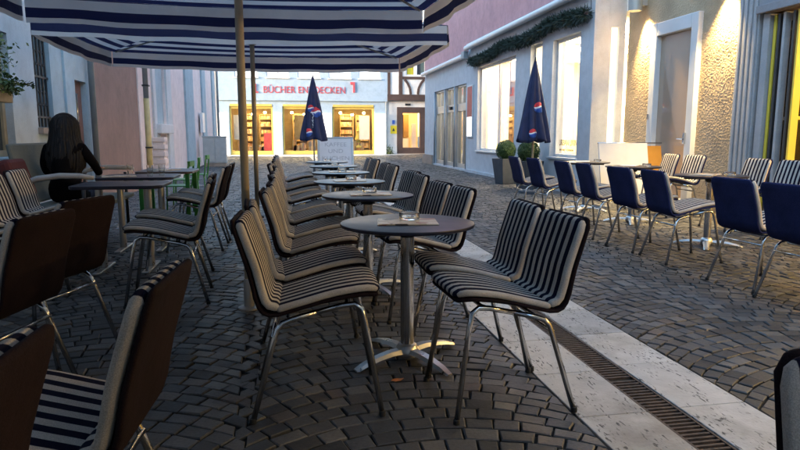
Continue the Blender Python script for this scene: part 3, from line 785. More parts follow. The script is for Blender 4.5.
# a small ornament hanging in the third window
mb = MB(); mb.tube([(5.9, 11.5, 1.62), (5.9, 11.5, 1.82), (5.9, 11.5, 1.98), (5.9, 11.5, 3.2)], [.03,.05,.012,.004], 8); P(mb, 'ornament', M['amber'], t)
# side window slot in the return wall
P(MB().box((5.732, 10.60, .252), (5.883, 10.61, 3.078)), 'side_window', M['slot_light'], t)
# entrance screen
mb = MB(); y0, y1, z0, z1 = ENT
cols = [(18.42,18.50),(19.62,19.84),(20.22,20.30),(20.9,21.06),(21.42,21.50),(22.50,22.62)]
cols = [(18.42,18.50),(19.70,19.98),(20.98,21.26),(22.50,22.62)]
for a, b in cols: mb.box((FX+.06, a, z0), (FX+.2, b, z1))
for i in range(3):
    a, b = cols[i][1], cols[i+1][0]
    mb.box((FX+.08, a, 2.66), (FX+.18, b, z1)); mb.box((FX+.08, a, 1.92), (FX+.18, b, 2.16)); mb.box((FX+.08, a, z0), (FX+.18, b, z0+.14))
    mb.box((FX+.09, (a+b)/2-.035, z0+.14), (FX+.17, (a+b)/2+.035, 1.92)); mb.box((FX+.09, (a+b)/2-.02, 2.16), (FX+.17, (a+b)/2+.02, 2.66))
ent = P(mb, 'entrance', M['alu_frame'], t, bevel=.006)
mb = MB(); mb.add([(FX+.13,18.5,z0),(FX+.13,22.5,z0),(FX+.13,22.5,z1),(FX+.13,18.5,z1)], [(0,1,2,3)]); P(mb, 'glass', M['pane_dark'], ent)
for y in (18.42, 19.82, 21.1, 22.6):
    mb = MB(); mb.tube([(FX+.02, y+.04, z0), (FX+.02, y+.04, z1)], .03, 8); P(mb, 'post', M['alu_frame'], ent, smooth=True)
mb = MB(); mb.box((FX+.0, 20.35, 2.0), (FX+.07, 20.55, 2.1)); P(mb, 'door_sensor', M['iron_black'], ent)
mb = MB(); mb.box((8.9, 18.31, 0), (9.0, 23.97, 3.3)); mb.box((FX+.285, 18.31, 3.2), (8.9, 23.97, 3.3)); mb.box((FX+.285, 18.31, .05), (8.9, 23.97, .09)); P(mb, 'interior', M['grey_light_paint'], t)
for yy in (19.4, 21.8): P(MB().box((6.6, yy-.5, 3.12), (7.4, yy+.5, 3.16)), 'ceiling_light', M['lamp_cream'], t)
mb = MB()
for yy in (18.9, 20.0, 21.6): mb.box((6.3, yy, .1), (6.9, yy+.35, 1.1)); mb.box((7.4, yy+.2, .1), (7.9, yy+.9, 1.9))
P(mb, 'display_stand', M['grey_pipe'], t)
mb = MB(); mb.box((6.1, 18.7, .1), (6.13, 18.82, 2.3)); P(mb, 'display_stand', M['yellow_and_glow_paint'], t)
mb = MB(); mb.box((6.0, 20.2, 2.17), (6.03, 20.65, 2.64)); mb.box((6.0, 18.6, 2.17), (6.03, 18.8, 2.64)); mb.box((6.0, 21.9, 2.17), (6.03, 22.3, 2.64)); P(mb, 'banner', M['poster_red'], t)
# poster on the pier between door and window
ps = P(MB().box((FX-.035, 17.72, 1.10), (FX-.004, 18.26, 2.62)), 'poster_frame', M['white_frame'], t, bevel=.006)
P(MB().box((FX-.042, 17.76, 1.70), (FX-.0355, 18.22, 2.58)), 'poster', M['poster_red'], ps); P(MB().box((FX-.042, 17.76, 1.14), (FX-.0355, 18.22, 1.698)), 'poster', M['window_glow'], ps)
P(MB().box((FX-.06, 10.7, -.05), (FX-.003, 18.3, .14)), 'plinth', M['white_plaster'], t); P(MB().box((FX-.08, 22.75, -.05), (FX-.003, 24.25, .42)), 'plinth', M['stone_base'], t)

# fir garland over the windows
t = thing('fir_garland', 'dark green fir garland hung above the lit shop windows', 'garland', (FX-.1, 14.2, 3.3)); mb = MB(); rg = random.Random(11)
def gl(y): return Vector((FX-.11, y, 3.26 + .10*(17.6-y)/7 + .045*math.sin(y*2.2) + (-.05 if y > 17 else 0)))
oo = Vector((FX-.1, 14.2, 3.3))
for i in range(12500):
    y = rg.uniform(10.62, 17.75); c = gl(y) - oo; rr = .135 + .05*noise.noise(Vector((y*3.1, 0, 0)))
    d = Vector((rg.gauss(0,1)*.75, rg.gauss(0,.8), rg.gauss(0,1))).normalized(); p = c + d*rr*rg.uniform(.15, .8); q = p + (d + Vector((0, rg.uniform(-.6,.6), 0))).normalized()*rg.uniform(.05,.11)
    s = d.cross(Vector((rg.uniform(-1,1), rg.uniform(-1,1), .3))).normalized()*rg.uniform(.006,.013)
    mb.add([p-s, p+s, q+s*.3, q-s*.3], [(0,1,2,3)])
mb.build('needles', M['leaf_fir'], t)
MB().tube([tuple(gl(10.6+i*.2)-oo) for i in range(36)], .025, 6).build('rope', M['door_wood'], t)
t = thing('hanging_cable', 'thin dark cable running from the garland up the white pier', 'cable', (FX-.02, 10.64, 3.3))
MB().tube([(0,0,.1),(-.01,.0,.3),(-.015,-.03,.45),(0,-.06,.6)], .006, 6).build('cable', M['iron_black'], t)

# ------------------------------------------------------------------ rough-cast café building (X = 6.0)
CX = 6.0
t = thing('cafe_building', 'beige rough-cast café front with lamps and an open folding door', 'café', (CX, 7.5, 0))
DOOR = (8.52, 9.60, .10, 2.90); OPEN = (-2.4, 7.20, .09, 2.70)
mb = MB(); wall(mb, 'x', CX+.06, CX+.35, 7.0, 10.51, -.05, 8.8, [DOOR, (7.0, 7.2, -.1, 2.7)]); wall(mb, 'x', CX+.02, CX+.35, -16, 7.0, -.05, 8.8, [OPEN])
P(mb, 'wall', M['roughcast'], t)
# the coarse render coat, modelled grain by grain
V = []; F = []; st = .0085; ny = int((10.515-7.62)/st); nz = int(4.3/st); idx = {}
for j in range(nz+1):
    for i in range(ny+1):
        y = 7.62 + i*st; z = .0 + j*st
        if DOOR[0]+.02 < y < DOOR[1]-.02 and z < DOOR[3]-.02: continue
        q = Vector((y*92, z*92, 0)); h = noise.noise(q)*.7 + noise.noise(q*.45)*.4; h2 = noise.noise(Vector((y*3, z*3, 5)))
        idx[(i,j)] = len(V); V.append((CX + .052 - .0110*max(-.3, h) - .004*h2 - CX, y - 7.5, z))
for j in range(nz):
    for i in range(ny):
        k = [(i,j),(i+1,j),(i+1,j+1),(i,j+1)]
        if all(a in idx for a in k): F.append(tuple(idx[a] for a in k)[::-1])
mb = MB(); mb.v = V; mb.f = F; mb.mi = [0]*len(F); mb.build('render_coat', M['roughcast'], t, True)
P(MB().box((CX-.2, -3, 8.803), (9.5, 10.29, 9.0)), 'roof', M['roof_tile'], t)
# door
mb = MB(); y0, y1, z0, z1 = DOOR; wall(mb, 'x', CX-.03, CX+.14, y0-.06, y1+.06, z0, z1+.08, [(y0+.10, y1-.10, z0+.10, z1-.13)])
d = P(mb, 'door', M['white_frame'], t, bevel=.012)
mb = MB(); mb.box((CX+.06, y0+.10, z0+.10), (CX+.07, y1-.10, z1-.13)); P(mb, 'glass', M['mirror_glass'], d)
mb = MB(); mb.box((CX-.06, y0+.06, 1.05), (CX-.031, y0+.10, 1.22)); mb.tube([(CX-.07, y0+.08, 1.12), (CX-.07, y0+.22, 1.12)], .012, 8); P(mb, 'handle', M['chrome'], d, smooth='auto')
mb = MB(); mb.box((CX-.045, y1+.0, 1.45), (CX-.031, y1+.04, 1.53)); P(mb, 'hinge', M['chrome'], d)
# fluted pilaster and lintel
mb = MB(); mb.box((CX-.03, 7.24, .0), (CX+.055, 7.62, 4.0))
for k in range(4): mb.box((CX-.055, 7.265+k*.09, .3), (CX-.0305, 7.265+k*.09+.05, 3.9))
mb.box((CX-.075, 7.22, 0), (CX-.031, 7.64, .295)); P(mb, 'pilaster', M['grey_light_paint'], t, bevel=.008)
mb = MB(); mb.box((CX-.05, -2.6, 2.72), (CX+.018, 7.235, 3.25)); mb.box((CX-.10, -2.6, 2.70), (CX-.051, 7.235, 2.80)); P(mb, 'lintel', M['grey_paint'], t, bevel=.008)
P(MB().box((CX-.015, 7.08, .06), (CX+.3, 7.19, 2.698)), 'jamb', M['grey_light_paint'], t, bevel=.006)
# folding door leaves pushed together at the far side, and one standing open
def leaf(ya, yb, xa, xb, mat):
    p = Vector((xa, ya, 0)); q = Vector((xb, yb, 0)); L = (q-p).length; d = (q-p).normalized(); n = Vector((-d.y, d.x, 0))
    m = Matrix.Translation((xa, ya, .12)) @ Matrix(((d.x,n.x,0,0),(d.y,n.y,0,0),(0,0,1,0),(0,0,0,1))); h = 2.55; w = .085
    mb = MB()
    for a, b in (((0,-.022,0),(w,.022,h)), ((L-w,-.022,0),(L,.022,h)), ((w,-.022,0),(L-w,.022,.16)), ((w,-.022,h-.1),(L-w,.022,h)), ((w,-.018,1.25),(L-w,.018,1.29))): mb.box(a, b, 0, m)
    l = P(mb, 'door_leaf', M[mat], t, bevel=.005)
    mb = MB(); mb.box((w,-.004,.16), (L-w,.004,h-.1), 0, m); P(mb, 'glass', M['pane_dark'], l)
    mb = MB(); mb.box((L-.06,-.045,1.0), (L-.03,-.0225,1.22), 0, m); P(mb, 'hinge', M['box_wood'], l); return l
leaf(7.04, 7.03, 6.03, 6.62, 'yellow_and_glow_paint'); leaf(6.965, 6.95, 6.02, 6.64, 'dark_frame'); leaf(6.86, 6.84, 6.00, 6.66, 'grey_light_paint'); leaf(6.73, 6.68, 6.02, 6.68, 'dark_frame'); leaf(6.63, 6.40, 5.99, 6.62, 'yellow_and_glow_paint')  # yellow leaves: glow from the room painted onto whitish frames
# café room
mb = MB(); mb.box((9.9, -2.9, .05), (10, 7.4, 3.3)); mb.box((CX+.351, 7.36, .05), (9.9, 7.46, 3.3)); mb.box((CX+.351, -2.9, 3.2), (9.9, 7.359, 3.3)); mb.box((CX+.351, -2.9, .03), (9.9, 7.359, .08)); mb.box((CX+.351, -3, .05), (9.9, -2.91, 3.3)); P(mb, 'interior', M['olive_room'], t)
for yy in (-1.6, .2, 2.0, 3.8, 5.6): P(MB().lathe([(.05,.12),(.17,.0),(.16,-.005),(.001,-.005)], 20, (7.3, yy, 2.75)), 'pendant_lamp', M['lamp_cafe'], t)
mb = MB(); mb.box((8.0, 5.2, .09), (8.6, 7.2, 1.15)); mb.box((9.4, 3, 1.4), (9.85, 7, 1.45)); mb.box((9.4, 3, 1.9), (9.85, 7, 1.95)); P(mb, 'counter', M['wood_shelf'], t)
mb = MB(); mb.tube([(6.55,6.0,.09),(6.55,6.0,.8)], .03, 8); mb.lathe([(.001,.8),(.35,.8),(.35,.83),(.001,.83)], 24, (6.9,5.6,0)); P(mb, 'indoor_table', M['dark_frame'], t)
# wall lamps
lampm = None
for k, yy in enumerate((9.98, 7.90)):
    l = thing('wall_lamp', ['lit grey cylinder wall lamp beside the white shop pier', 'lit grey cylinder wall lamp between the glazed door and the fluted pilaster'][k], 'wall lamp', (CX-.16, yy, 3.40), 0, 'wall lamps on the rough wall')
    mb = MB(); mb.lathe([(.105,-.15),(.112,-.15),(.112,.15),(.105,.15)], 28, cap=False); mb.lathe([(.104,-.15),(.104,.15)], 28, cap=False); mb.lathe([(.001,.0),(.1035,.0)], 28, cap=False); mb.build('housing', M['lamp_body'], l, 'auto')
    MB().box((.105,-.05,-.06), (.20,.05,.06)).build('bracket', M['lamp_body'], l)
    MB().lathe([(.001,-.05),(.05,-.05),(.05,-.04),(.001,-.04)], 16).build('bulb', M['bulb_warm'], l)
    for dz, rot, pw in ((-.135, 0 if k else R(-14), 95), (.06, PI, 20)):
        ld = bpy.data.lights.new('lamp_beam', 'SPOT'); ld.energy = pw; ld.color = (1,.70,.28); ld.spot_size = R(80); ld.spot_blend = 1.0; ld.shadow_soft_size = .035
        lo = bpy.data.objects.new('lamp_beam', ld); COL.objects.link(lo); lo.parent = l; lo.location = (.05, 0, dz); lo.rotation_euler = (rot, R(0), 0)

# white slanted board with an amber panel beside the terrace table
t = thing('wind_screen', 'white slanted screen panel with an amber panel behind it, between terrace tables', 'screen', (4.85, 8.95, G(4.85)))
tf = Matrix.Rotation(R(-12), 4, 'X')
MB().box((0,-.012,.10), (.84,.012,1.02), 0, tf).build('panel', M['board_white'], t, bevel=.004)
MB().box((.842,.02,.10), (1.1,.035,.98), 0, tf).build('panel', M['amber'], t)
MB().tube([(-.01,.21,1.0), (1.1,.21,1.0)], .010, 8).build('top_rail', M['chrome'], t, True)
for xx in (.03, .80): MB().box((xx-.02,-.12,0), (xx+.02,.3,.03)).build('foot', M['cast_alu'], t); MB().tube([(xx,.0,.02),(xx,.235,.98)], .012, 8).build('post', M['chrome'], t)

# ------------------------------------------------------------------ far end: the book shop (Y = 34) and the timbered house
BY = 34.0
t = thing('book_shop', 'pale blue book shop with red lettering and glowing yellow windows', 'shop', (1, BY, 0))
wins = [(-2.89,-.66), (-.16,1.74), (2.48,4.76)]
ZT = 2.66; ups = [(-2.55+i*1.62, -2.55+i*1.62+1.16) for i in range(5)]
mb = MB(); wall(mb, 'y', BY, BY+.3, -3.5, 5.47, 0.0, 2.94, [(a, b, .1, ZT) for a, b in wins]); P(mb, 'wall', M['blue_grey_plaster'] if False else M['sky_blue_plaster'], t)
mb = MB(); wall(mb, 'y', BY-.12, BY+.3, -3.5, 5.47, 2.943, 9.0, [(a, b, 4.14, 5.7) for a, b in ups]); P(mb, 'upper_wall', M['sky_blue_plaster'], t)
P(MB().box((-3.7, BY-.5, 9.003), (5.6, 40, 9.2)), 'roof', M['roof_tile'], t)
for a, b in ups:
    w = P(MB().box((a, BY+.02, 4.14), (b, BY+.05, 5.7)), 'upper_window', M['window_glow'], t)
    mb = MB(); wall(mb, 'y', BY-.03, BY+.018, a, b, 4.14, 5.7, [(a+.06,(a+b)/2-.03,4.2,5.64),((a+b)/2+.03,b-.06,4.2,5.64)]); P(mb, 'frame', M['white_frame'], w)
    P(MB().box((a-.06, BY-.2, 4.08), (b+.06, BY-.121, 4.138)), 'sill', M['white_frame'], w)
rg = random.Random(21)
for wi, (a, b) in enumerate(wins):
    mb = MB(); wall(mb, 'y', BY+.08, BY+.16, a+.002, b-.002, .102, ZT-.002, [(a+.09, b-.09, .3, ZT-.14)]); w = P(mb, 'shop_window', M['gold_frame'], t, bevel=.008)
    mb = MB(); mb.add([(a+.09,BY+.12,.3),(b-.09,BY+.12,.3),(b-.09,BY+.12,ZT-.14),(a+.09,BY+.12,ZT-.14)], [(0,1,2,3)]); P(mb, 'glass', M['pane'], w)
    mb = MB(); mb.box((a-.1, BY+2.6, .1), (b+.1, BY+2.7, 2.8)); mb.box((a-.16, BY+.31, .1), (a-.1, BY+2.6, 2.8)); mb.box((b+.1, BY+.31, .1), (b+.16, BY+2.6, 2.8)); mb.box((a-.1, BY+.31, 2.8), (b+.1, BY+2.6, 2.86)); mb.box((a-.1, BY+.31, .1), (b+.1, BY+2.6, .3)); P(mb, 'interior', M['book_room'], w)
    P(MB().box((a+.2, BY+.5, 2.70), (b-.2, BY+1.3, 2.74)), 'ceiling_light', M['lamp_shop'], w)
    # shelves and books
    mb = MB(); bk = MB(); xx = a + .55
    while xx < b - .6:
        ww = rg.uniform(.5, .8); mb.box((xx, BY+1.75, .3), (xx+.04, BY+2.1, 2.25)); mb.box((xx+ww, BY+1.75, .3), (xx+ww+.04, BY+2.1, 2.25))
        for zz in (.4,.8,1.2,1.6,2.0,2.24):
            mb.box((xx+.04, BY+1.75, zz), (xx+ww, BY+2.1, zz+.03))
            if zz < 2.2: bk.box((xx+.06, BY+1.82, zz+.031), (xx+ww-.05, BY+2.0, zz+rg.uniform(.22,.34)))
        xx += ww + rg.uniform(.12, .4)
    s = P(mb, 'shelf', M['wood_shelf'], w); P(bk, 'books', M['books'], s)
    mb = MB()
    for q in range(4):
        x = rg.uniform(a+.3, b-.5); mb.box((x, BY+.5, .31), (x+rg.uniform(.2,.4), BY+.8, rg.uniform(.5,.95)))
    P(mb, 'display', M['books'], w)
    x = (a+.45, a+.9, b-.5)[wi]; P(MB().box((x-.28, BY+.42, .9), (x+.28, BY+.44, 2.2)), 'poster', M[('grey_light_paint', 'book_room', 'paper')[wi]], w)
    for q in range(3): P(MB().lathe([(.001,-.06),(.06,-.05),(.075,0),(.06,.05),(.001,.06)], 10, (a+.5+q*.65, BY+.75, 2.35-.1*(q%2))), 'pendant_lamp', M['lamp_shop'], w)
    P(MB().box((a+.04, BY-.03, ZT-.02), (b-.04, BY+.07, ZT+.10)), 'blind_box', M['gold_frame'], w)
mb = MB(); mb.box((-1.18, BY+.45, .31), (-.76, BY+.5, 1.25)); P(mb, 'red_display', M['poster_red'], t)
mb = MB(); mb.lathe([(.001,1.7),(.12,1.35),(.05,1.33),(.2,.9),(.1,.88),(.27,.45),(.03,.43),(.03,.31)], 12, (3.95, BY+.7, 0)); P(mb, 'fir_display', M['tree_fir'], t)
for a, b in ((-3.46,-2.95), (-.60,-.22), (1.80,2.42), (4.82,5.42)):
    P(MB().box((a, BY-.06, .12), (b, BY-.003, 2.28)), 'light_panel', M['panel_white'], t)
P(MB().box((-3.5, BY-.05, .09), (5.47, BY-.004, .118)), 'plinth', M['stone_base'], t)
text_mesh('sign_lettering', 'BÜCHER ENTDECKEN', .50, .012, M['sign_red'], t, Matrix.Translation((-1,-BY,0)) @ face_negY(-1.13, BY-.137, 3.34), 'LEFT', .88)
mb = MB(); mb.box((-1.56, BY-.18, 3.33), (-1.47, BY-.123, 3.80)); mb.box((-1.469, BY-.18, 3.33), (-1.36, BY-.123, 3.40)); mb.box((3.60, BY-.18, 3.33+.07), (3.70, BY-.123, 3.95)); mb.box((3.46, BY-.18, 3.82), (3.599, BY-.123, 3.95)); P(mb, 'sign_bracket', M['sign_red'], t)
P(MB().tube([(5.40, BY-.12, .1), (5.40, BY-.12, 2.93)], .04, 8), 'downpipe', M['grey_pipe'], t)

t = thing('timbered_house', 'white half-timbered house with brown beams and a lit doorway', 'house', (7, BY, 0))
mb = MB(); wall(mb, 'y', BY+.05, BY+.35, 5.475, 11.5, 0, 3.0, [(6.20, 7.42, .42, 2.50), (8.3, 9.6, .9, 2.4)]); wall(mb, 'y', BY-.1, BY+.35, 5.475, 11.5, 3.33, 8.5, [(6.48, 7.62, 4.33, 5.6)]); P(mb, 'wall', M['house_white'], t)
mb = MB(); mb.box((5.475, BY-.18, 3.0), (11.5, BY+.35, 3.329))
def beam(xa, za, xb, zb, w=.16):
    p = Vector((xa, 0, za)); q = Vector((xb, 0, zb)); d = (q-p).normalized(); n = Vector((-d.z, 0, d.x)); L = (q-p).length
    m = Matrix.Translation((xa, BY-.135, za)) @ Matrix(((d.x,0,n.x,0),(0,1,0,0),(d.z,0,n.z,0),(0,0,0,1))); mb.box((0,0,-w/2), (L,.034,w/2), 0, m)
beam(6.20, 3.33, 6.20, 7.5, .20); beam(5.56, 3.33, 5.56, 7.5, .14); beam(7.75, 3.33, 7.75, 7.5, .2); beam(6.31, 4.22, 7.64, 4.22, .14)
prev = None
for k in range(6):
    f = k/5
    for sx in (-1, 1):
        pass
def curved(pts):
    for i in range(len(pts)-1): beam(*pts[i], *pts[i+1], .13)
curved([(6.42,4.14),(6.58,3.95),(6.72,3.66),(6.76,3.34)]); curved([(7.50,4.14),(7.34,3.95),(7.2,3.66),(7.16,3.34)])
curved([(7.95,3.4),(8.4,4.2)]); curved([(9.0,3.4),(8.5,4.2)])
P(mb, 'timber_frame', M['timber'], t)
P(MB().box((5.45, BY-.4, 8.503), (11.7, 40, 8.8)), 'roof', M['roof_tile'], t)
w = P(MB().box((6.48, BY+.1, 4.33), (7.62, BY+.13, 5.6)), 'upper_window', M['dull_window'], t); mb = MB(); wall(mb, 'y', BY-.06, BY+.098, 6.485, 7.615, 4.335, 5.595, [(6.55,6.95,4.4,5.53),(7.12,7.55,4.4,5.53)]); P(mb, 'frame', M['white_frame'], w)
P(MB().box((6.6, BY+.06, 4.41), (6.92, BY+.09, 5.4)), 'curtain', M['lamp_body'] if False else M['sign_yellow'], w)
mb = MB(); wall(mb, 'y', BY-.03, BY+.2, 6.02, 7.6, .14, 2.66, [(6.34, 7.3, .45, 2.34)]); dd = P(mb, 'doorway', M['timber'], t, bevel=.01)
mb = MB(); mb.box((6.34, BY+2.0, .2), (7.6, BY+2.1, 2.9)); mb.box((5.9, BY+.36, .2), (6.0, BY+2, 2.9)); mb.box((7.7, BY+.36, .2), (7.8, BY+2, 2.9)); mb.box((6.0, BY+.36, 2.8), (7.7, BY+2, 2.9)); mb.box((6.0, BY+.36, .2), (7.7, BY+2, .42)); P(mb, 'interior', M['cream_wall'], dd)
P(MB().box((6.4, BY+.6, 2.66), (7.3, BY+1.2, 2.70)), 'ceiling_light', M['lamp_orange'], dd)
mb = MB(); mb.box((6.45, BY+1.5, .43), (6.95, BY+1.9, .95)); mb.box((7.05, BY+.9, .43), (7.28, BY+1.3, 1.8)); P(mb, 'display', M['board_white'], dd)
mb = MB(); mb.box((6.5, BY+1.6, 1.1), (6.6, BY+1.95, 2.2)); mb.box((6.7, BY+1.7, 1.0), (7.0, BY+1.95, 2.3)); P(mb, 'shelf', M['wood_shelf'], dd)
P(MB().box((5.49, BY-.02, .09), (6.01, BY+.046, .46)), 'plinth', M['house_white'], t); P(MB().box((6.02, BY-.06, .10), (7.6, BY-.031, .135)), 'doorstep', M['stone_base'], t)
ys = P(MB().box((5.66, BY+.02, 1.22), (6.0, BY+.047, 1.66)), 'warning_sign', M['sign_yellow'], t)
mb = MB(); mb.add([(5.75, BY+.017, 1.36),(5.91, BY+.017, 1.36),(5.83, BY+.017, 1.54),(5.75, BY+.019, 1.36),(5.91, BY+.019, 1.36),(5.83, BY+.019, 1.54)], [(0,1,2),(5,4,3),(0,3,4,1),(1,4,5,2),(2,5,3,0)]); P(mb, 'pictogram', M['iron_black'], ys)
P(MB().box((5.76, BY+.0, 1.74), (5.9, BY+.047, 1.95)), 'letter_plate', M['logo_blue'], t)
P(MB().box((6.48, BY-.0, 2.74), (6.78, BY+.047, 2.86)), 'house_light', M['iron_black'], t)
# little plant growing at the foot of the book shop's corner
t = thing('corner_plant', 'small green plant growing at the corner of the book shop', 'plant', (5.55, BY-.12, .09)); mb = MB(); rg = random.Random(4)
for i in range(260):
    p = Vector((rg.gauss(0,.12), rg.uniform(-.12,.1), rg.uniform(0,.55)*rg.random())); a = Vector((rg.uniform(-1,1), rg.uniform(-1,1), rg.uniform(-.3,1))).normalized()*.07; b = a.cross(Vector((rg.uniform(-1,1),rg.uniform(-1,1),1))).normalized()*.025
    mb.add([p, p+a*.5+b, p+a, p+a*.5-b], [(0,1,2,3)])
mb.build('foliage', M['leaf_flower'], t)

# buildings closing the side street and the sky gap behind the right shop
t = thing('side_street_house', 'plain white house closing the side street', 'house', (13, 30, 0))
P(MB().box((11.5, 24, -.05), (15, 40, 9)), 'wall', M['house_white'], t); P(MB().box((11.3, 23.8, 9.003), (15.2, 40.2, 9.3)), 'roof', M['roof_tile'], t)

# A-board
t = thing('pavement_sign', 'white A-shaped board with hand lettering on the cobbles', 'sign', (1.62, 21.0, G(1.0)))
for s in (-1, 1):
    tf = Matrix.Translation((0,0,1.06)) @ Matrix.Rotation(R(s*9), 4, 'X') @ Matrix.Translation((0,0,-1.06)); mb = MB()
    wallm = MB(); wall(wallm, 'y', -.02, .02, -.6, .6, 0, 1.1, [(-.53,.53,.12,1.03)]); wallm.v = [tuple(tf @ Vector(p)) for p in wallm.v]
    fr = wallm.build('frame', M['alu_frame'], t, bevel=.006)
    mb.box((-.528,-.008,.122), (.528,.008,1.028), 0, tf); mb.build('board', M['board_white'], fr)
    if s == -1:
        for txt, z in (('KAFFEE', .78), ('UND', .56), ('KUCHEN', .32)):
            text_mesh('lettering', txt, .19, .001, M['text_grey'], fr, Matrix.Translation((0,0,0)) @ tf @ face_negY(0, -.012, z), 'CENTER', 1.2)
# utility cabinet
t = thing('utility_cabinet', 'grey utility cabinet standing against the rose house', 'cabinet', (-2.52, 23.0, G(-2.5)))
MB().box((-.34,-.18,0), (.40,.18,.12)).build('plinth', M['stone_base'], t); MB().box((-.36,-.2,.121), (.42,.2,1.02)).build('body', M['cabinet_grey'], t, bevel=.01); MB().box((-.38,-.22,1.021), (.44,.22,1.07)).build('roof', M['cabinet_grey'], t, bevel=.012)
for k in range(2): MB().box((-.33+.38*k,-.215,.16), (.02+.37*k,-.2005,.99)).build('door', M['cabinet_grey'], t, bevel=.004)

# ------------------------------------------------------------------ left side houses (X = -3)
LX = -3.0
t = thing('pale_blue_house', 'weathered pale blue and white house with a grille and a low door', 'house', (LX, 6, 0))
WN = (6.6, 7.72, .95, 2.3); NI = (8.42, 8.97, 1.28, 3.4); DR = (9.83, 10.42, .10, 1.98)
mb = MB(); wall(mb, 'x', LX-.4, LX, -16, 8.42, -.05, 8.5, [WN, (4.2,5.2,.95,2.3)]); P(mb, 'wall', M['cold_white_plaster'], t)
mb = MB(); wall(mb, 'x', LX-.4, LX, 8.421, 10.60, -.05, 8.5, [NI, DR]); mb.box((LX, 9.42, .0), (LX+.03, 9.80, 3.6)); P(mb, 'wall', M['pale_blue_plaster'], t)
P(MB().box((-8, -3, 8.503), (LX+.3, 10.6, 8.8)), 'roof', M['roof_tile'], t)
P(MB().box((LX-.38, 8.3, 1.2), (LX-.36, 9.1, 3.5)), 'niche_back', M['iron_black'], t)
mb = MB()
for k in range(5): mb.tube([(LX-.05, 8.47+k*.112, 1.29), (LX-.05, 8.47+k*.112, 3.39)], .012, 6)
for z in (1.4, 1.9, 2.4, 2.9, 3.3): mb.box((LX-.065, 8.425, z), (LX-.035, 8.965, z+.025))
for z in (1.65, 2.15, 2.65, 3.1):
    for k in range(4):
        c = 8.526 + k*.112; mb.tube([(LX-.05, c+.045*math.cos(a*PI/6), z+.09*math.sin(a*PI/6)) for a in range(13)], .009, 5)
P(mb, 'iron_grille', M['iron_black'], t, smooth='auto')
P(MB().box((LX-.02, 8.40, 1.20), (LX+.06, 9.0, 1.278)), 'sill', M['stone_base'], t)
mb = MB(); mb.box((LX-.12, DR[0], .1), (LX-.08, DR[1], DR[3])); dd = P(mb, 'door', M['door_wood'], t)
P(MB().box((LX-.079, 10.08, 1.35), (LX-.07, 10.22, 1.80)), 'glass', M['dull_window'], dd); P(MB().box((LX-.079, DR[0]+.03, 1.0), (LX-.05, DR[0]+.06, 1.15)), 'handle', M['chrome'], dd)
for a in (WN, (4.2,5.2,.95,2.3)):
    mb = MB(); wall(mb, 'x', LX-.14, LX-.08, a[0], a[1], a[2], a[3], [(a[0]+.07,(a[0]+a[1])/2-.03,a[2]+.07,a[3]-.07),((a[0]+a[1])/2+.03,a[1]-.07,a[2]+.07,a[3]-.07)]); w = P(mb, 'window', M['box_wood'], t)
    P(MB().box((LX-.12, a[0]+.06, a[2]+.06), (LX-.11, a[1]-.06, a[3]-.06)), 'pane', M['dull_window'], w); P(MB().box((LX+.001, a[0]-.08, a[2]-.08), (LX+.10, a[1]+.08, a[2]-.005)), 'sill', M['cold_white_plaster'], w)
P(MB().box((LX+.002, -2, .0), (LX+.05, 8.40, .86)), 'plinth', M['cold_white_plaster'], t)
P(MB().tube([(LX+.07, 10.48, .0), (LX+.07, 10.48, 8.4)], .045, 10), 'downpipe', M['grey_pipe'], t, smooth=True)
# flower box
t = thing('flower_box', 'pale wooden flower box with trailing leafy plants under the window', 'flower box', (LX+.16, 6.58, 1.60)); mb = MB()
wall(mb, 'x', -.11, .13, -.42, .42, -.09, .09); mb.build('box', M['box_wood'], t, bevel=.008)
mb = MB(); rg = random.Random(9)
for i in range(1500):
    y = rg.uniform(-.42,.42); h = rg.random()**1.1; p = Vector((rg.gauss(.02,.09), y + rg.gauss(0,.03), .08 + .48*h*(.5+.5*abs(noise.noise(Vector((y*4,0,0)))*2))))
    if rg.random() < .22: p = Vector((.13+rg.random()*.10, y, .10 - rg.random()*.10))
    a = Vector((rg.uniform(-1,1), rg.uniform(-1,1), rg.uniform(-.6,.9))).normalized()*rg.uniform(.03,.065); b = a.cross(Vector((rg.uniform(-1,1),rg.uniform(-1,1),rg.uniform(-1,1)))).normalized()*.016
    mb.add([p, p+a*.5+b, p+a, p+a*.5-b], [(0,1,2,3)])
for k in range(9):
    y = -.4 + k*.1; q = Vector((.02, y, .06)); w_ = [q + Vector((rg.uniform(0,.06)*j, rg.uniform(-.05,.09)*j, .09*j)) for j in range(5)]; mb.tube(w_, .004, 4)
for k in range(60):
    f = k/60; p = Vector((.14+.1*f, .38+.34*f, .14-.04*f + rg.gauss(0,.012))); a = Vector((rg.uniform(-1,1), rg.uniform(-.3,1), rg.uniform(-.6,.6))).normalized()*.045; b = a.cross(Vector((0,0.3,1))).normalized()*.016
    mb.add([p, p+a*.5+b, p+a, p+a*.5-b], [(0,1,2,3)])
mb.build('foliage', M['leaf_flower'], t)

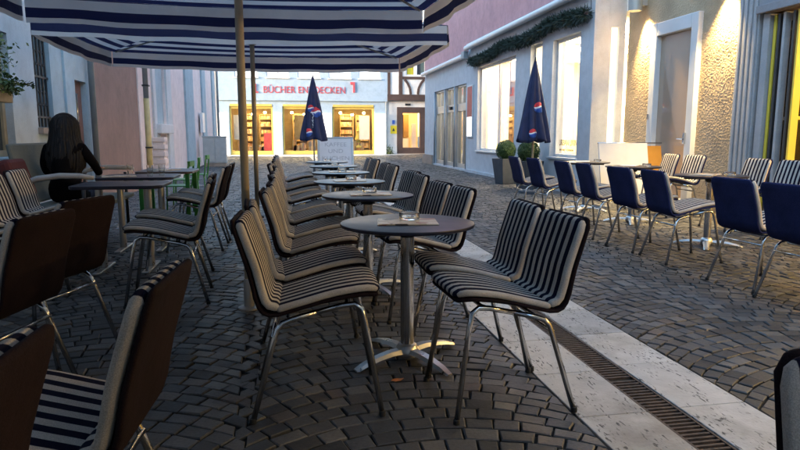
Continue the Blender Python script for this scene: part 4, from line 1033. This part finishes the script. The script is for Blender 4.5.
t = thing('salmon_house', 'salmon plastered house between two drainpipes', 'house', (LX, 12, 0))
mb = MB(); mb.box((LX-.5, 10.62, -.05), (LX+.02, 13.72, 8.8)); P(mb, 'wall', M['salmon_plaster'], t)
P(MB().box((LX-.5, 13.721, -.05), (LX+.045, 14.06, 8.8)), 'corner_trim', M['rose_plaster'], t)
P(MB().box((-8, 10.6, 8.803), (LX+.3, 14.1, 9.1)), 'roof', M['roof_tile'], t)
P(MB().tube([(LX+.10, 14.16, 1.95), (LX+.10, 14.16, 8.6)], .055, 10), 'downpipe', M['grey_pipe'], t, smooth=True); P(MB().tube([(LX+.10, 14.16, 0), (LX+.10, 14.16, 1.949)], .06, 10), 'downpipe', M['yellow_pipe'], t, smooth=True)
for z in (.9, 2.2, 3.4): P(MB().box((LX+.02, 14.08, z), (LX+.17, 14.24, z+.03)), 'pipe_clip', M['iron_black'], t)
# a slatted crate at the foot of the pipe
t = thing('crate_stack', 'reddish slatted crates stacked at the foot of the yellow drainpipe', 'crate', (LX+.22, 14.55, G(LX)))
mb = MB()
for z in range(7): mb.box((-.12,-.16,z*.16), (.16,.2,z*.16+.10)); mb.box((-.10,-.14,z*.16+.101), (.14,.18,z*.16+.159)) if z < 6 else None
mb.build('crate_body', M['rose_plaster'], t, bevel=.008)

t = thing('rose_house', 'pale rose house with blue-grey pilaster strips', 'house', (LX, 22, 0)); RX = LX - .05
SH = [(15.75, 17.15, 1.45, 3.9)]
mb = MB(); wall(mb, 'x', RX-.4, RX, 14.061, 29.3, -.05, 9.0, [(15.75,17.15,1.45,3.9),(15.8,17.1,.0,1.2)]); P(mb, 'wall', M['rose_plaster'], t)
P(MB().box((-8, 14.1, 9.003), (RX+.3, 29.5, 9.3)), 'roof', M['roof_tile'], t)
for a, b in ((20.3, 21.9), (24.2, 25.2), (27.6, 28.3)): P(MB().box((RX+.001, a, 0), (RX+.06, b, 8.9)), 'pilaster', M['blue_grey_plaster'], t)
for a, b in ((15.45,15.74),(17.16,17.8)): P(MB().box((RX+.001, a, 0), (RX+.05, b, 8.9)), 'trim', M['white_plaster'], t)
P(MB().box((RX-.14, 15.76, 1.46), (RX-.06, 17.14, 3.89)), 'shutter', M['blue_grey_plaster'], t)
P(MB().box((RX-.2, 15.65, 1.21), (RX+.16, 17.25, 1.44)), 'sill', M['white_plaster'], t, bevel=.02)
P(MB().box((RX-.3, 15.81, 0), (RX-.15, 17.09, 1.19)), 'lower_panel', M['cold_white_plaster'], t)
P(MB().box((RX+.001, 16.0, 0), (RX+.45, 17.0, .32)), 'doorstep', M['white_plaster'], t, bevel=.01)
P(MB().box((RX+.061, 23.2, 1.25), (RX+.16, 23.75, 1.95)), 'letter_box', M['white_metal'], t, bevel=.01)
P(MB().tube([(RX+.09, 29.15, 0), (RX+.09, 29.15, 8.8)], .05, 8), 'downpipe', M['grey_pipe'], t, smooth=True)
t = thing('added_shade_house', 'unseen white house added behind the viewer to darken the near lane', 'house', (0, -16, 0))  # unseen, added to cut the low sky light from behind
P(MB().box((-6, -22, -.05), (10, -16.05, 9)), 'wall', M['house_white'], t); P(MB().box((-6.2, -22, 9.003), (10.2, -15.8, 9.3)), 'roof', M['roof_tile'], t)
# house beyond the lane's end on that side
t = thing('corner_house', 'white house at the corner beside the book shop', 'house', (-8, 34, 0))
P(MB().box((-12, 34.0, -.05), (-3.52, 40, 9)), 'wall', M['house_white'], t); P(MB().box((-12.2, 33.8, 9.003), (-3.52, 40.2, 9.3)), 'roof', M['roof_tile'], t)

# ------------------------------------------------------------------ the seated woman
def skin_mesh(name, nodes, edges, mat, parent, sub=2, loc=None):
    me = bpy.data.meshes.new(name); me.from_pydata([n[0] for n in nodes], edges, [])
    ob = bpy.data.objects.new(name, me); COL.objects.link(ob)
    ob.modifiers.new('skin', 'SKIN'); ss = ob.modifiers.new('sub', 'SUBSURF'); ss.levels = sub; ss.render_levels = sub
    me.skin_vertices.new() if not me.skin_vertices else None
    for i, n in enumerate(nodes):
        r = n[1]; me.skin_vertices[0].data[i].radius = (r, r) if isinstance(r, (int, float)) else r
    me.skin_vertices[0].data[0].use_root = True
    dg = bpy.context.evaluated_depsgraph_get(); dg.update()
    m2 = bpy.data.meshes.new_from_object(ob.evaluated_get(dg)); bpy.data.objects.remove(ob)
    m2.name = name; m2.materials.clear(); m2.materials.append(mat); m2.polygons.foreach_set('use_smooth', [True]*len(m2.polygons))
    o2 = bpy.data.objects.new(name, m2); COL.objects.link(o2)
    if parent: o2.parent = parent
    return o2
WXp, WYp = -2.20, 6.74
wz = G(WXp)
nodes = [((0,0,.56), (.15,.13)), ((.0,0,.72), (.13,.115)), ((.03,0,.90), (.155,.12)), ((.05,0,1.03), (.115,.095)), ((.06,0,1.10), .052), ((.085,0,1.155), .05),
         ((.05,-.155,1.02), .066), ((.12,-.235,.86), .047), ((.19,-.25,.76), .040), ((.33,-.18,.79), .034), ((.42,-.12,.80), .026),
         ((.05,.155,1.02), .066), ((.12,.235,.86), .047), ((.19,.25,.76), .040), ((.33,.18,.79), .034), ((.42,.10,.80), .026),
         ((.08,-.10,.545), .095), ((.44,-.11,.53), .068), ((.47,-.11,.28), .055), ((.44,-.11,.09), .042), ((.55,-.12,.045), .04),
         ((.08,.10,.545), .095), ((.46,.10,.53), .068), ((.52,.10,.28), .055), ((.50,.10,.09), .042), ((.61,.11,.045), .04)]
ed = [(0,1),(1,2),(2,3),(3,4),(4,5),(3,6),(6,7),(7,8),(8,9),(9,10),(3,11),(11,12),(12,13),(13,14),(14,15),(0,16),(16,17),(17,18),(18,19),(19,20),(0,21),(21,22),(22,23),(23,24),(24,25)]
for hand, base, s in ((10, Vector((.42,-.12,.80)), 1), (15, Vector((.42,.10,.80)), -1)):
    pm = len(nodes); nodes.append(((base.x+.055, base.y+.012*s, .798), .024)); ed.append((hand, pm))
    for k, (dy, L) in enumerate(((-.030,.060), (-.010,.072), (.010,.068), (.028,.052))):
        a = len(nodes); nodes.append(((base.x+.095, base.y+dy, .802), .0085)); nodes.append(((base.x+.095+L*.6, base.y+dy*1.25, .798), .008)); nodes.append(((base.x+.09+L, base.y+dy*1.3, .784), .0065))
        ed += [(pm, a), (a, a+1), (a+1, a+2)]
    a = len(nodes); nodes.append(((base.x+.03, base.y+.05*s, .796), .010)); nodes.append(((base.x+.065, base.y+.066*s, .790), .008)); ed += [(pm, a), (a, a+1)]
body = skin_mesh('person', nodes, ed, M['black_cloth'], None)
# head joined onto the same mesh: egg with brow, nose, lips, chin and ears
hb = bmesh.new(); hb.from_mesh(body.data)
for f in hb.faces:
    c = f.calc_center_median()
    f.material_index = 2 if c.x > .42 and c.z > .7 else 1 if (c.z < .62 and c.x > .12) else 2 if c.z > 1.11 else 0
hc = Vector((.10, 0, 1.235))
r = bmesh.ops.create_uvsphere(hb, u_segments=28, v_segments=20, radius=1)
for v_ in r['verts']:
    p = v_.co.copy(); x, y, z = p
    q = Vector((x*.098, y*.076, z*.118))
    if z < 0: q.y *= 1 + .22*z; q.x += .012*(-z)*(x > 0)
    fx = max(0, x)
    q.x += .026*fx*math.exp(-(y/.17)**2)*math.exp(-((z+.12)/.20)**2)       # nose
    q.x += .008*fx*math.exp(-(y/.28)**2)*math.exp(-((z+.48)/.08)**2)       # lips
    q.x += .012*fx*math.exp(-(y/.3)**2)*math.exp(-((z+.80)/.14)**2)        # chin
    q.x -= .009*fx*(math.exp(-((y-.42)/.16)**2)+math.exp(-((y+.42)/.16)**2))*math.exp(-((z-.03)/.12)**2)  # eye sockets
    q.y += math.copysign(.012, y)*math.exp(-((x+.05)/.14)**2)*math.exp(-((z+.05)/.2)**2)*(abs(y) > .8)
    v_.co = hc + q
    for f in v_.link_faces: f.material_index = 2; f.smooth = True
hb.to_mesh(body.data); hb.free()
for m_ in ('jeans_cloth', 'skin'): body.data.materials.append(M[m_])
body.location = (WXp, WYp, wz); body.rotation_euler = (0,0,R(84)); body.scale = (1.04, 1.04, .98); body.delta_rotation_euler = (0,0,0); body['label'] = 'long-haired woman in black, seated at the bench with hands on the table'; body['category'] = 'person'
mb = MB()
for s in (-1, 1):
    mb.lathe([(.001,.0095),(.006,.008),(.0085,.004),(.0095,0)], 10, (.185, s*.032, 1.238)); 
mb.build('eyes', M['board_white'], body)
mb = MB(); n = 40; rows = []
prof = [(1.386,.010),(1.381,.036),(1.366,.062),(1.342,.085),(1.308,.103),(1.26,.113),(1.20,.118),(1.13,.125),(1.05,.135),(.95,.14),(.86,.13),(.80,.10)]
for j, (z, r_) in enumerate(prof):
    for k in range(n):
        a = 2*PI*k/n; ca, sa = math.cos(a), math.sin(a); back = .5-.5*ca
        rr = r_*(1+.05*math.sin(a*9+j*.4)+.03*math.sin(a*17+j)); fx = 1.0 if z > 1.30 else .78 if z > 1.2 else .62
        x = .085 + rr*ca*(1.05 if ca < 0 else fx) - (.05*(1.2-z)*2 if z < 1.2 else 0)*.6; y = rr*sa*(1.0 if z > 1.1 else 1.15)
        zz = z + (.05*math.sin(a*5) if j == len(prof)-1 else 0) - .0*back
        mb.v.append((x, y, zz))
for j in range(len(prof)-1):
    for k in range(n):
        k2 = (k+1)%n; a = 2*PI*(k+.5)/n
        if math.cos(a) > .90 and prof[j][0] < 1.28: continue      # the face shows between the strands
        mb.f.append((j*n+k, (j+1)*n+k, (j+1)*n+k2, j*n+k2)); mb.mi.append(0)
mb.f.append(tuple(range(n))[::-1]); mb.mi.append(0)
rg = random.Random(17)
for k in range(70):
    a = PI + rg.uniform(-2.1, 2.1); ca, sa = math.cos(a), math.sin(a); pts = []
    for (z, r_) in prof[2:]:
        rr = r_ + .004 + rg.uniform(-.004, .006); x = .085 + rr*ca*(1.05 if ca < 0 else .8) - (.05*(1.2-z)*2 if z < 1.2 else 0)*.6
        pts.append((x, rr*sa*(1.0 if z > 1.1 else 1.15), z - .02))
    pts.append((pts[-1][0]-.01, pts[-1][1]*1.02, pts[-1][2]-rg.uniform(.02,.10))); mb.tube(pts, [.004]*(len(pts)-2)+[.003,.0008], 5)
h = mb.build('hair', M['hair'], body, True); sd = h.modifiers.new('s', 'SOLIDIFY'); sd.thickness = .012

# ------------------------------------------------------------------ light, camera
w = bpy.data.worlds.new('World'); S.world = w; w.use_nodes = True; nt = w.node_tree
sky = nt.nodes.new('ShaderNodeTexSky'); sky.sky_type = 'NISHITA'; sky.sun_disc = False
EL, AZ = 5.5, 250.0
sky.sun_elevation = R(EL); sky.sun_rotation = R(AZ); sky.air_density = 1.0; sky.dust_density = .8; sky.ozone_density = 1.9
bg = nt.nodes['Background']; bg.inputs[1].default_value = .15; nt.links.new(sky.outputs[0], bg.inputs[0])
sl = bpy.data.lights.new('sun', 'SUN'); sl.energy = .5; sl.angle = R(20); sl.color = (1,.93,.85)
so = bpy.data.objects.new('sun', sl); COL.objects.link(so)
d = Vector((math.sin(R(AZ))*math.cos(R(EL)), math.cos(R(AZ))*math.cos(R(EL)), math.sin(R(EL))))
so.rotation_euler = (-d).to_track_quat('-Z', 'Y').to_euler()
cd = bpy.data.cameras.new('camera'); cam = bpy.data.objects.new('camera', cd); COL.objects.link(cam)
cam.location = (0,0,1.2); cam.rotation_euler = (R(90-8.35), 0, R(-10.31)); cd.sensor_width = 36; cd.lens = 36*620/800; cd.clip_end = 600; cd.clip_start = .05
S.camera = cam
S.view_settings.view_transform = 'Standard'; S.view_settings.look = 'None'; S.view_settings.exposure = 3.72; S.view_settings.gamma = 1
S.render.engine = 'CYCLES'; S.cycles.use_denoising = True; S.cycles.max_bounces = 8; S.cycles.sample_clamp_indirect = 6
